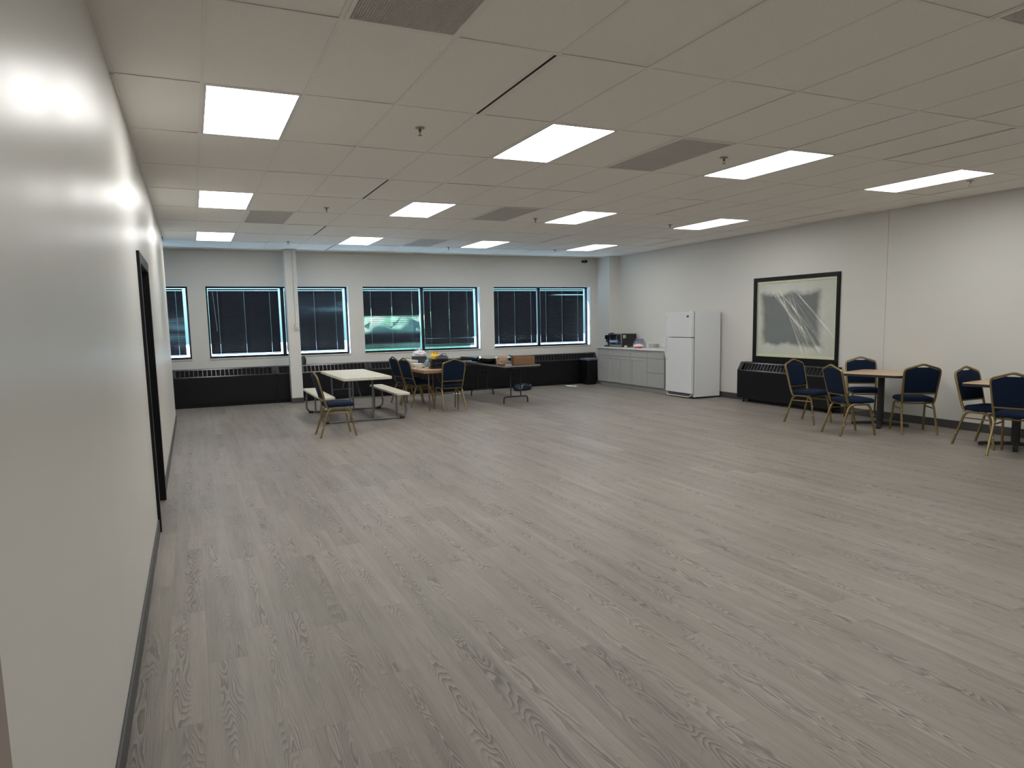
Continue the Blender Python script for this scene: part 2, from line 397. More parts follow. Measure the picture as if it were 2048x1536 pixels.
# ceiling: every tile lies in its grid, a slab closes the void above
LIGHTS = [(i, j) for j in (-5, -2, 1, 4, 7) for i in (0, 4, 8, 12) if (i, j) not in ((0, -2), (12, -2))]
VENTS = [(1, -1), (6, -2), (6, 1), (6, 4), (1, 5), (6, 7)]
SLOTS = [(3, 0), (3, 3), (3, 6), (4, 8), (10, 0), (10, 3), (10, 6), (14, 3), (14, 6)]
bm = bmesh.new(); rnd = random.Random(3)
for i in range(-6, 16):
    for j in range(-8, 11):
        if (i, j) in LIGHTS or (i, j) in VENTS: continue
        x0, x1 = GX+i*TW, GX+(i+1)*TW; y0, y1 = GY+j*TL, GY+(j+1)*TL
        x0 = max(x0, (XL if y1 > YE+.2 else 0)); x1 = min(x1, XW((y0+y1)/2)+.02); y0 = max(y0, YF); y1 = min(y1, YB+.01)
        if y0 < YE and x0 < 0 and x1 > 0: x0 = 0
        elif y0 < YE and x1 <= 0: y0 = YE
        if x1-x0 < .03 or y1-y0 < .03: continue
        g = .004; dz = [H+rnd.choice((.0013, .0015, .002, .0035))+rnd.random()*.0012 for _ in range(4)]
        v = [bm.verts.new(p) for p in ((x0+g, y0+g, dz[0]), (x1-g, y0+g, dz[1]), (x1-g, y1-g, dz[2]), (x0+g, y1-g, dz[3]))]
        u = [bm.verts.new((p.co.x, p.co.y, p.co.z+.015)) for p in v]
        bm.faces.new(v); bm.faces.new(u[::-1])
        for k in range(4): bm.faces.new((v[k], v[(k+1) % 4], u[(k+1) % 4], u[k]))
struct(link('ceiling', bm, 'ceil'))
struct(box('ceiling.001', XL-.2, 10.2, YF-.3, YB+.3, H+.16, H+.2, 'dark'))
bm = bmesh.new()
for i in range(-5, 16):
    x = GX+i*TW; bx(bm, x-.0115, x+.0115, (YF if x > 0 else YE), YB, H-.0008, H+.0012)
for j in range(-7, 10):
    y = GY+j*TL; bx(bm, (0 if y < YE else XL), XW(y), y-.0115, y+.0115, H-.0010, H+.0010)
struct(link('trim_3', bm, 'tbar'))
bm = bmesh.new()                                # wall angle round the edge
bx(bm, 0, .022, YF, YE, H-.001, H+.001); bx(bm, XL, 9.8, YB-.022, YB, H-.001, H+.001)
struct(link('trim_4', bm, 'tbar')); struct(wallbox('trim_5', YF, PY, 0, .022, H-.001, H+.001, 'tbar'))

# baseboards
def bb(name, *a): return struct(box(name, *a, 'basebd', bevel=.003))
bb('baseboard_left', 0, .012, 1.393, D0-.056, 0, .105); bb('baseboard_left', 0, .012, D1+.056, YE+.001, 0, .105)
bb('baseboard_recess', XL, .012, YE, YE+.012, 0, .105)
struct(wallbox('baseboard_right', YF, 11.8, 0, .012, 0, .11, 'basebd', bevel=.003))

# ------------------------------------------------------------------ ceiling fittings
def panel_light():
    t = thing('ceiling_light', (0, 0, 0), '', 'ceiling light')
    bm = bmesh.new(); w_, l_ = TW/2-.012, TL/2-.012; b = .016
    bx(bm, -w_, w_, -l_, -l_+b, -.002, .02); bx(bm, -w_, w_, l_-b, l_, -.002, .02); bx(bm, -w_, -w_+b, -l_+b, l_-b, -.002, .02); bx(bm, w_-b, w_, -l_+b, l_-b, -.002, .02)
    link('light_frame', bm, 'white', t)
    box('diffuser', -w_+b, w_-b, -l_+b, l_-b, .004, .012, 'panel', t)
    return t
def cell(i, j): return (GX+(i+.5)*TW, GY+(j+.5)*TL, H)
proto = panel_light(); first = True
colw = {0: 'next to the left wall', 4: 'second from the left wall', 8: 'third from the left wall', 12: 'nearest the right wall'}
roww = {1: 'in the nearest row', 4: 'in the middle row', 7: 'in the farthest row'}
for i, j in LIGHTS:
    if j in roww: lab, g = 'bright ceiling light panel %s, %s' % (roww[j], colw[i]), 'ceiling light panels'
    else: lab, g = 'ceiling light panel %s, %s' % ({-2: 'above the viewer', -5: 'behind the viewer'}[j], colw[i]), 'ceiling lights out of frame'
    if first: proto.location = cell(i, j); proto['label'] = lab; proto['group'] = g; first = False
    else: dup(proto, cell(i, j), 0, lab, g)
def vent_proto():
    t = thing('return_air_grille', (0, 0, 0), '', 'ceiling vent')
    w_, l_ = TW/2-.012, TL/2-.012; b = .022; bm = bmesh.new()
    bx(bm, -w_, w_, -l_, -l_+b, -.004, .012); bx(bm, -w_, w_, l_-b, l_, -.004, .012); bx(bm, -w_, -w_+b, -l_+b, l_-b, -.004, .012); bx(bm, w_-b, w_, -l_+b, l_-b, -.004, .012)
    link('grille_frame', bm, 'tbar', t)
    bm = bmesh.new(); p = .0135; x = -w_+b+p
    while x < w_-b: bx(bm, x-.0014, x+.0014, -l_+b, l_-b, -.001, .006); x += p
    y = -l_+b+p
    while y < l_-b: bx(bm, -w_+b, w_-b, y-.0014, y+.0014, -.001, .006); y += p
    link('eggcrate_core', bm, 'vent', t)
    box('duct', -w_, w_, -l_, l_, .0135, .03, 'vent', t)
    return t
vl = {(1, -1): 'large grey eggcrate return grille at the top edge of the photo, nearest one', (6, -2): 'grey return grille cut off by the top right corner of the photo',
      (6, 1): 'grey return grille between two lights of the nearest row of lights', (6, 4): 'grey return grille between two lights of the middle row of lights',
      (1, 5): 'grey return grille just behind the leftmost light of the middle row', (6, 7): 'grey return grille in the farthest row of lights, near the windows'}
vp = vent_proto(); f = True
for c in VENTS:
    if f: vp.location = cell(*c); vp['label'] = vl[c]; vp['group'] = 'ceiling return grilles'; f = False
    else: dup(vp, cell(*c), 0, vl[c], 'ceiling return grilles')
def slot_proto():
    t = thing('slot_diffuser', (0, 0, 0), '', 'ceiling diffuser')
    l_ = TL/2-.015
    bm = bmesh.new(); bx(bm, -.046, -.034, -l_, l_, -.003, .004); bx(bm, -.014, .034, -l_, l_, -.003, .004); bx(bm, -.046, .034, -l_-.006, -l_, -.003, .004); bx(bm, -.046, .034, l_, l_+.006, -.003, .004)
    link('diffuser_frame', bm, 'tbar', t)
    box('slot_opening', -.034, -.014, -l_, l_, -.0015, .001, 'dark', t)
    return t
sp = slot_proto(); f = True
sw = {(3, 0): 'longest black slot diffuser in the ceiling, between the two nearest left lights', (3, 3): 'second black ceiling slot in the left line of slots, mid ceiling',
      (3, 6): 'third black ceiling slot in the left line, past the sprinkler', (4, 8): 'short black ceiling slot nearest the back wall by the white column',
      (10, 0): 'thin black ceiling slot at the right edge, above the rightmost near light', (10, 3): 'thin black ceiling slot between the middle and near rows on the right',
      (10, 6): 'thin ceiling slot at the far right rows of lights', (14, 3): 'thin black ceiling slot close to the right wall, nearer one', (14, 6): 'thin ceiling slot close to the right wall, farther one'}
for c in SLOTS:
    x, y, z = cell(*c); p = (x-TW/2+.012, y, z)
    if f: sp.location = p; sp['label'] = sw[c]; sp['group'] = 'ceiling slot diffusers'; f = False
    else: dup(sp, p, 0, sw[c], 'ceiling slot diffusers')
def sprinkler_proto():
    t = thing('sprinkler_head', (0, 0, 0), '', 'sprinkler')
    bm = bmesh.new(); lathe(bm, [(.036, -.001), (.037, -.004), (.030, -.008), (.012, -.010)], 20); link('escutcheon', bm, 'chrome', t, smooth=True)
    bm = bmesh.new(); lathe(bm, [(.010, -.008), (.010, -.030), (.006, -.032)], 12); link('sprinkler_body', bm, 'bronze', t, smooth=True)
    bm = bmesh.new()
    for s in (-1, 1): tube(bm, fillet([(0, s*.008, -.026), (0, s*.017, -.036), (0, s*.004, -.054)], .008, 3), .0022, 6)
    lathe(bm, [(.003, -.052), (.016, -.055), (.016, -.0565), (.003, -.058)], 14); link('deflector', bm, 'bronze', t, smooth=True)
    return t
spk = [(2.039, 5.398, 'nearest sprinkler head, just right of the big near light panel'), (5.015, 5.375, 'sprinkler head beside the grey grille in the near row'),
       (8.563, 5.306, 'sprinkler head below the rightmost near light panel'), (2.019, 9.411, 'sprinkler head in the middle distance between left lights'),
       (5.057, 9.477, 'sprinkler head between the middle row grille and light'), (7.474, 9.452, 'sprinkler head at the left end of the right light of the middle row'),
       (2.016, 13.352, 'small sprinkler head just in front of the top of the white column'), (5.131, 13.562, 'tiny sprinkler head beside the farthest grille'),
       (7.519, 13.505, 'tiny sprinkler head left of the farthest right light')]
sk = sprinkler_proto(); f = True
for x, y, l in spk:
    if f: sk.location = (x, y, H); sk['label'] = l; sk['group'] = 'ceiling sprinklers'; f = False
    else: dup(sk, (x, y, H), 0, l, 'ceiling sprinklers')
# security camera
t = thing('security_camera', (9.17, YB, 2.985), 'small black security camera under the ceiling at the right end of the back wall', 'security camera')
bm = bmesh.new(); lathe(bm, [(.03, 0), (.03, -.02), (.012, -.025)], 14, axis='y'); link('wall_mount', bm, 'mblack', t, smooth=True)
bm = bmesh.new(); tube(bm, [(0, -.02, 0), (0, -.07, -.015)], .009); link('bracket', bm, 'mblack', t)
bm = bmesh.new(); lathe(bm, [(.012, 0), (.032, .006), (.034, .09), (.030, .10)], 16, c=(0, -.19, -.01), axis='y'); link('camera_body', bm, 'mblack', t, smooth=True)
bm = bmesh.new(); lathe(bm, [(.024, 0), (.024, .004)], 16, c=(0, -.194, -.01), axis='y'); link('lens', bm, 'gblack', t)

# ------------------------------------------------------------------ column
c = bpy.data.objects.new('column', None); COL.objects.link(c); c.location = (2.2125, 14.845, 0); tag(c, 'square white column in front of the windows with a conduit running down it', 'column')
box('shaft', -.1125, .1125, -.105, .10, 0, H-.001, 'wall', c, bevel=.008)
bm = bmesh.new(); bx(bm, -.119, .119, -.112, .106, .001, .105); link('column_base', bm, 'basebd', c, bevel=.003)
t = thing('conduit', (2.213+.045, 14.74, 0), 'thin white electrical conduit down the front of the column', 'conduit')
bm = bmesh.new(); tube(bm, [(0, -.012, H-.003), (0, -.012, 1.60)], .011, 10); link('pipe', bm, 'wall', t, smooth=True)
bm = bmesh.new(); bx(bm, -.035, .035, -.004, 0, 2.435, 2.455); bx(bm, -.014, .014, -.026, -.002, 2.435, 2.455); link('strap', bm, 'beige', t)
t = thing('thermostat', (2.213+.052, 14.739, 1.54), 'small beige switch box on the column at the end of the conduit', 'thermostat')
box('housing', -.036, .036, -.04, 0, -.058, .058, 'beige', t, bevel=.004)
box('cover_slot', -.02, .02, -.0425, -.04, -.03, -.02, 'gasket', t); box('dial', -.012, .012, -.044, -.04, .01, .022, 'vent', t)

# ------------------------------------------------------------------ windows of the back wall
def slat_blind(parent, x0, x1, z0, z1, y, sashname, tilts):
    """a closed venetian blind; tilt per slat is given by tilts(x_rel, z)"""
    t = thing('venetian_blind', ((x0+x1)/2, y, z0), parent, 'blind', group='charcoal venetian blinds on the back windows')
    hw = (x1-x0)/2; hh = z1-z0
    bm = bmesh.new(); bx(bm, -hw, hw, -.014, .014, hh-.028, hh); link('headrail', bm, 'slat', t)
    bm = bmesh.new(); bx(bm, -hw, hw, -.012, .012, 0, .012); link('bottom_rail', bm, 'slat', t)
    bm = bmesh.new(); pitch = .0213; n = int((hh-.05)/pitch); cordx = (-hw*.74, 0.0, hw*.74); ws = .0125
    for k in range(n):
        z = .026+k*pitch
        xs_ = [-hw]
        for c_ in cordx: xs_ += [c_-.0022, c_+.0022]
        xs_ += [hw]; extra = []
        for a, b in zip(xs_, xs_[1:]):
            extra.append(a)
            if b-a > .05:
                m_ = 5
                for q in range(1, m_): extra.append(a+(b-a)*q/m_)
        extra.append(hw); rows = []
        for x in extra:
            th = tilts(x, z+z0); row = []
            for u_ in (-1, -.28, .28, 1):
                bow = .0016*(1-u_*u_)
                row.append(bm.verts.new((x, u_*ws*math.cos(th)-bow*math.sin(th), z-u_*ws*math.sin(th)*1.0+bow*math.cos(th))))
            rows.append(row)
        for a in range(len(rows)-1):
            hole = any(abs((extra[a]+extra[a+1])/2-c_) < .003 for c_ in cordx)
            for u_ in range(3):
                if hole and u_ == 1: continue
                bm.faces.new((rows[a][u_], rows[a][u_+1], rows[a+1][u_+1], rows[a+1][u_]))
    o = link('slats', bm, 'slat', t, smooth='all')
    sd = o.modifiers.new('thickness', 'SOLIDIFY'); sd.thickness = .0004
    bm = bmesh.new()
    for c_ in cordx: tube(bm, [(c_+.009, -.0165, .01), (c_+.009, -.0165, hh-.03)], .0008, 5)
    link('ladder_cord', bm, 'cord', t)
    return t
F_ = .034
def window(n, x0, x1, split, blinds, labels):
    r = bpy.data.objects.new('window_%d' % n, None); COL.objects.link(r); r.location = (x0, YB, 0); struct(r)
    y0, y1 = .19, .25; L = x1-x0; s = split-x0; F = .034
    bm = bmesh.new()
    bx(bm, 0, L, y0, y1, WZ0, WZ0+F); bx(bm, 0, L, y0, y1, WZ1-F, WZ1); bx(bm, 0, F, y0, y1, WZ0+F, WZ1-F); bx(bm, L-F, L, y0, y1, WZ0+F, WZ1-F)
    bx(bm, s-.035, s+.035, y0, y1, WZ0+F, WZ1-F); link('window_frame', bm, 'frame', r, bevel=.003)
    box('window_pane', F, s-.035, y1-.014, y1-.010, WZ0+F, WZ1-F, 'glass', r); box('window_pane', s+.035, L-F, y1-.014, y1-.010, WZ0+F, WZ1-F, 'glass', r)
    bm = bmesh.new(); bx(bm, -.012, L+.012, -.018, y0, WZ0-.022, WZ0); link('window_sill', bm, 'wall', r, bevel=.003)
    for (a, b, fn), lab in zip(blinds, labels): slat_blind(lab, a, b, WZ0+F_+.032, WZ1-F_-.014, YB+.205, '', fn)
def wob(seed, base=68, amp=4, bands=()):
    def f(x, z):
        n = noise.noise(Vector((x*.9, z*9, seed*3.1)))
        th = base+amp*n
        for zc, wd, deg, xa, xb in bands:
            e = 1/(1+math.exp(-(x-xa)*9))*1/(1+math.exp((x-xb)*9))
            k = math.exp(-((z-zc)/wd)**4)*e
            th = th*(1-k)+(deg+12*n)*k
        return math.radians(th)
    return f
A = -9; B = 9
window(1, WIN[0][0], WIN[0][1], -.79, [(-1.84, -.84, wob(1)), (-.745, .225, wob(2, 66, 5, [(1.55, .36, 55, A, B)]))],
       ['dark venetian blind hidden past the left wall corner', 'narrow visible strip of dark blind at the far left beside the wall corner'])
window(2, WIN[1][0], WIN[1][1], 2.09, [(.682, 2.015, wob(3, 71, 2)), (2.137, 3.33, wob(4, 67, 5, [(2.0, .22, 55, A, B)]))],
       ['dark closed blind left of the white column with a hanging wand', 'dark blind partly behind the white column, bright streaks near its top'])
window(3, WIN[2][0], WIN[2][1], 5.10, [(3.772, 5.03, wob(5, 68, 5, [(1.54, .21, 41, A, B), (1.07, .07, 44, A, B)])), (5.143, 6.345, wob(6, 70, 3, [(1.215, .013, 42, A, -.15), (1.205, .013, 42, .1, B), (1.06, .03, 52, A, B)]))],
       ['dark blind with a band of green daylight across its open slats', 'dark blind above the dark folding table, two short bright streaks low down'])
window(4, WIN[3][0], WIN[3][1], 8.045, [(6.822, 7.985, wob(7, 72, 1.5)), (8.088, 9.30, wob(8, 71, 2, [(2.19, .012, 14, -.25, B)]))],
       ['dark closed blind on the left half of the rightmost window', 'dark blind next to the right corner with one bright streak near the top'])
t = thing('blind_wand', (.69+.075, YB+.178, 1.48), 'long clear tilt wand hanging at the left side of the blind left of the column', 'blind wand')
bm = bmesh.new(); tube(bm, [(0, 0, .82), (.045, -.004, 0)], .0045, 8); link('rod', bm, 'wand', t, smooth=True)
bm = bmesh.new(); tube(bm, [(0, 0, .86), (0, 0, .82)], .003, 6); link('hook', bm, 'chrome', t)

# outside
g = box('ground', -60, 80, YB+.3, 120, -1.3, -1.2, 'asphalt'); struct(g)
bm = bmesh.new()
for k in range(4):
    blob(bm, (8.9+k*1.0+random.uniform(-.4, .4), 34+random.uniform(-1, 1), random.uniform(.2, .9)), (1.5, 1.5, random.uniform(1.7, 2.5)), .35, 12, 3, k)
tag(link('hedge', bm, 'leaf', smooth='all'), 'green hedge outdoors, glimpsed through the open slats of the third window', 'hedge')

# ------------------------------------------------------------------ radiator covers along the back wall
def radiator(name, loc, L, label, rz=0, group=None, legs=False, prof=None, base=0.0, first_off=.07, mirror=False):
    """local x runs along the wall, the front looks to -y; loc is on the wall line"""
    t = thing(name, loc, label, 'radiator cover', rz, group)
    D_, D2, zt, zb = prof
    bm = bmesh.new(); e = .0015
    prism(bm, [(-.001, base), (-D_, base), (-D_, zb-.012), (-D_+.004, zb), (-D_+.035, zb), (-D_+.035, zb-.05), (-.001, zb-.05)], e, L-e, 'yz')
    bx(bm, e, L-e, -D2, -.001, zt-.012, zt)
    for a, b in ((e, .055), (L-.055, L-e)): prism(bm, [(-.002, base+.001), (-D_-.0012, base+.001), (-D_-.0012, zb), (-D2, zt+.0008), (-.002, zt+.0008)], a, b, 'yz')
    link('cabinet', bm, 'black', t, bevel=.0015)
    box('dark_core', .056, L-.056, -D2+.012, -.0025, zb-.049, zt-.013, 'dark', t)
    box('plinth', .002, L-.002, -D_+.03, -.004, 0.0005, max(base, .07)-.0005 if not legs else .03, 'black', t) if not legs else None
    # grille: sloping frame with cross bars
    bm = bmesh.new(); p0 = Vector((0, -D_-.0005, zb+.001)); p1 = Vector((0, -D2-.0005, zt+.001)); dv = p1-p0; nv = Vector((0, dv.z, -dv.y)).normalized()*-1
    def strip(a0, a1, b0, b1, th=.004):
        vs = []
        for (x, k) in ((a0, b0), (a1, b0), (a1, b1), (a0, b1)): vs.append(Vector((x, 0, 0))+p0+dv*k)
        q = [bm.verts.new(v) for v in vs]; q2 = [bm.verts.new(v-nv*th*-1*-1) for v in vs]
        bm.faces.new(q); bm.faces.new(q2[::-1])
        for i in range(4): bm.faces.new((q[i], q[(i+1) % 4], q2[(i+1) % 4], q2[i]))
    strip(.004, L-.004, 0, .10); strip(.004, L-.004, .86, .99)
    n = int((L-2*first_off)/.0782); x = first_off
    strip(.004, first_off-.004, .10, .86); strip(L-first_off+.004, L-.004, .10, .86)
    for i in range(n+1): strip(x-.005, x+.005, .10, .86); x += (L-2*first_off)/n
    link('grille', bm, 'grillm', t)
    box('control_knob', first_off+(L-2*first_off)*.47, first_off+(L-2*first_off)*.47+.02, -D2-.035, -D2-.015, zt-.06, zt-.035, 'mblack', t)
    if legs:
        for x in (.12, L-.12):
            for y in (-D_+.05, -.05):
                bm = bmesh.new(); lathe(bm, [(.02, 0), (.02, .012), (.010, .02), (.010, base+.002)], 12, c=(x, y, 0)); link('foot', bm, 'black', t)
    return t
rl = ['black radiator cover section hidden behind the left wall corner', 'black radiator cover under the leftmost windows, from the left wall to the column', 'black radiator cover behind the picnic table, right of the white column',
      'black radiator cover behind the wood-topped folding table', 'black radiator cover behind the dark folding table', 'black radiator cover at the right end of the back wall, by the trash bin']
for k in range(6):
    x0 = -1.97+1.9*k; L = 1.9
    radiator('radiator_cover', (x0, YB, 0), L, rl[k], 0, 'radiator covers along the back wall', prof=(.222, .15, .752, .595), base=.07)
# the loose heater under the interior window, on small feet
sA, sB = 7.95, 10.10
radiator('radiator_cover', W(sB, .001), sB-sA, 'short black heater cabinet on small feet under the plastic-covered window', RZ-PI/2, None, legs=True, prof=(.235, .15, .735, .585), base=.075, first_off=.09)

# ------------------------------------------------------------------ interior window on the right wall, covered in taped film
r = bpy.data.objects.new('window_5', None); COL.objects.link(r); r.location = W((S0+S1)/2, 0, (Z0+Z1)/2); r.rotation_euler = (0, 0, RZ-PI/2); struct(r)
hx, hz = (S1-S0)/2, (Z1-Z0)/2     # local x runs towards the camera side, local -y into the room
bm = bmesh.new(); fw = .078
bx(bm, -hx-.01, hx+.01, -.03, .10, -hz-.06, -hz+fw); bx(bm, -hx-.01, hx+.01, -.03, .10, hz-fw*.75, hz+.01)
bx(bm, -hx-.01, -hx+fw*.9, -.03, .10, -hz+fw, hz-fw*.75); bx(bm, hx-fw*.6, hx+.01, -.03, .10, -hz+fw, hz-fw*.75)
link('window_frame', bm, 'black', r, bevel=.004)
box('window_pane', -hx, hx, .085, .095, -hz, hz, 'darkpane', r)
fx, fz0, fz1 = hx-.055, -hz+.082, hz-.062
bm = bmesh.new(); NXg, NZg = 280, 210; cre = []; grid = []
rr = random.Random(11); folds = []
for k in range(20): folds.append((rr.uniform(-40, -66), rr.uniform(.008, .018), rr.uniform(.25, 1.0), rr.uniform(-.12, .62)))
folds += [(-47, .012, 1.0, 0), (-50, .014, 1.0, .04), (-45, .008, .9, -.02)]
for a in range(NXg+1):
    col = []
    for b in range(NZg+1):
        u_ = a/NXg; v_ = b/NZg; X_ = -fx+2*fx*u_; Z_ = fz0+(fz1-fz0)*v_
        ed = min(1, 7*min(u_, 1-u_, v_, 1-v_)); yy = 0; cr = 0
        ox, oz = -fx*.62, fz1*.86
        for ang, wd, am, sh in folds:
            dx, dz_ = math.cos(math.radians(ang)), math.sin(math.radians(ang))
            px_, pz_ = X_-ox-sh, Z_-oz; al = px_*dx+pz_*dz_; dd = px_*dz_-pz_*dx
            if al > 0:
                g_ = am*math.exp(-(dd/(wd*(.35+al)))**2)*min(1, al*4)*max(0, 1-(al/1.9)**3)
                yy += .011*g_; cr += g_**3 if g_ < 1 else 1
        yy += .010*noise.noise(Vector((X_*2.2, Z_*2.2, 4)))+.003*noise.noise(Vector((X_*9, Z_*6, 8)))
        cre.append(min(1, cr))
        hump = .02*math.sin(PI*u_)*math.sin(PI*v_)
        col.append(bm.verts.new((X_, .0-yy*ed+hump, Z_)))
    grid.append(col)
for a in range(NXg):
    for b in range(NZg): bm.faces.new((grid[a][b], grid[a+1][b], grid[a+1][b+1], grid[a][b+1]))
fo = link('plastic_film', bm, 'film', r, smooth='all')
at_ = fo.data.attributes.new('crease', 'FLOAT', 'POINT'); at_.data.foreach_set('value', cre)
bm = bmesh.new(); tw = .045
for a0, a1, b0, b1 in ((-fx-.01, fx+.01, fz0-.01, fz0+tw), (-fx-.01, fx+.01, fz1-tw*.7, fz1+.01), (-fx-.01, -fx+tw*.6, fz0+tw, fz1-tw*.7), (fx-tw*.6, fx+.01, fz0+tw, fz1-tw*.7)):
    bx(bm, a0, a1, -.012, -.009, b0, b1)
link('tape', bm, 'tape', r)

# ------------------------------------------------------------------ banquet chairs
def chair_proto():
    t = thing('banquet_chair', (0, 0, 0), '', 'chair')      # faces +x
    def post(s, z):    # backrest plane: x as a function of height
        return -.155-(z-.46)*.26
    # seat
    bm = bmesh.new(); hx_, hy_ = .205, .205; cxs = .045; N = 14; rings = []
    prof = [(1.0-.06, 0), (1.0, .012), (1.0, .030), (.97, .045), (.88, .057), (.70, .064), (.40, .068)]
    for k, z in prof:
        rings.append([bm.verts.new((cxs+x, y, .425+z)) for x, y in [(a*k, b*k) for a, b in rrect(hx_, hy_, .055, 4)]])
    for A_, B_ in zip(rings, rings[1:]):
        n = len(A_)
        for i in range(n): bm.faces.new((A_[i], A_[(i+1) % n], B_[(i+1) % n], B_[i]))
    bm.faces.new(rings[0][::-1]); bm.faces.new(rings[-1]); link('seat', bm, 'fabric', t, smooth='all')
    # back frame: one bent square tube with a crowned top
    pts = [(-.125, -.190, .405), (post(0, .47), -.196, .47), (post(0, .80), -.213, .80), (post(0, .858), -.206, .858), (post(0, .925), 0, .925),
           (post(0, .858), .206, .858), (post(0, .80), .213, .80), (post(0, .47), .196, .47), (-.125, .190, .405)]
    P = [Vector(p) for p in pts]
    path = fillet([P[0], P[1], P[2], P[3], P[4], P[5], P[6], P[7], P[8]], .034, 5)
    bm = bmesh.new(); tube(bm, path, .0125, square=True, ref=(1, 0, 0)); link('back_frame', bm, 'gold', t, smooth=True)
    bm = bmesh.new(); tube(bm, [(post(0, .535)-.006, -.188, .535), (post(0, .535)-.006, .188, .535)], .009, square=True); link('back_rail', bm, 'gold', t, smooth=True)
    # padded back
    def outline(k):
        o_ = []
        for y, z in ((-.186, .546), (.186, .546), (.200, .79), (.200, .822), (.190, .845), (.072, .886), (.050, .882), (-.050, .882), (-.072, .886), (-.190, .845), (-.200, .822), (-.200, .79)):
            o_.append(((y)*k, .70+(z-.70)*k))
        return o_
    bm = bmesh.new(); rings = []
    for k, dx in ((.95, -.016), (.99, -.013), (1.0, -.004), (1.0, .008), (.95, .020), (.78, .027), (.4, .031)):
        rings.append([bm.verts.new((post(0, z)+dx, y, z)) for y, z in outline(k)])
    for A_, B_ in zip(rings, rings[1:]):
        n = len(A_)
        for i in range(n): bm.faces.new((A_[i], A_[(i+1) % n], B_[(i+1) % n], B_[i]))
    bm.faces.new(rings[0][::-1]); bm.faces.new(rings[-1]); link('backrest', bm, 'fabric', t, smooth='all')
    # side arches (front and rear leg in one bent tube each) with white bumpers
    for s in (-1, 1):
        bm = bmesh.new()
        tube(bm, fillet([(-.25, s*.212, .0), (-.118, s*.192, .408), (.168, s*.192, .408), (.247, s*.207, .0)], .075, 6), .0122, square=True, ref=(0, 1, 0))
        lg = link('leg_frame', bm, 'gold', t, smooth=True)
        for x, z in ((.213, .27), (.232, .15), (-.205, .15)):
            b = bmesh.new(); lathe(b, [(.006, 0), (.006, .005), (.003, .007)], 8, c=(x, s*(.193+.019*(1-z/.4)), z), axis='y')
            if s > 0: bmesh.ops.transform(b, matrix=Matrix.Translation((0, .008, 0)), verts=b.verts[:])
            else: bmesh.ops.transform(b, matrix=Matrix.Translation((0, -.014, 0)), verts=b.verts[:])
            link('bumper', b, 'bumper', lg, smooth=True)
        bm = bmesh.new(); tube(bm, [(-.143, s*.197, .335), (.186, s*.197, .335)], .008, square=True); link('stretcher', bm, 'gold', t, smooth=True)
    bm = bmesh.new()
    for x in (-.10, .155): tube(bm, fillet([(x, -.19, .408), (x, -.12, .400), (x, .12, .400), (x, .19, .408)], .05, 3), .009, square=True)
    link('seat_rail', bm, 'gold', t, smooth=True)
    return t
ch0 = chair_proto(); used = [False]
def chair(x, y, deg, label, group):
    loc = (x, y, 0.0)
    if not used[0]:
        used[0] = True; ch0.location = loc; ch0.rotation_euler = (0, 0, math.radians(deg)); ch0['label'] = label; ch0['group'] = group; return ch0
    return dup(ch0, loc, math.radians(deg), label, group)
GA, GB = 'banquet chairs near the back windows', 'banquet chairs at the cafe tables'
chair(2.12, 10.11, 0, 'navy banquet chair standing alone in front of the left bench of the picnic table', GA)
chair(4.14, 13.49, 8, 'navy banquet chair tucked at the far left of the wood-topped folding table', GA)
chair(4.16, 12.83, 11, 'navy banquet chair at the left side of the wood-topped table, nearer of the two', GA)
chair(4.49, 11.94, 93, 'navy banquet chair with its back to the viewer, near end of the wood-topped table', GA)
chair(8.53, 7.51, -82, 'navy banquet chair standing just in front of the black heater cabinet', GB)
chair(8.176, 6.51, -17, 'navy banquet chair at the near left of the cafe table, seen from its side', GB)
chair(9.40, 7.27, -128, 'navy banquet chair behind the cafe table, against the right wall', GB)
chair(8.96, 6.15, 54, 'navy banquet chair with its back to the viewer, right of the cafe table pedestal', GB)
chair(8.77, 5.10, -92, 'navy banquet chair behind the corner of the cafe table at the right edge', GB)
chair(8.49, 4.58, 15, 'navy banquet chair cut off by the right edge of the photo', GB)

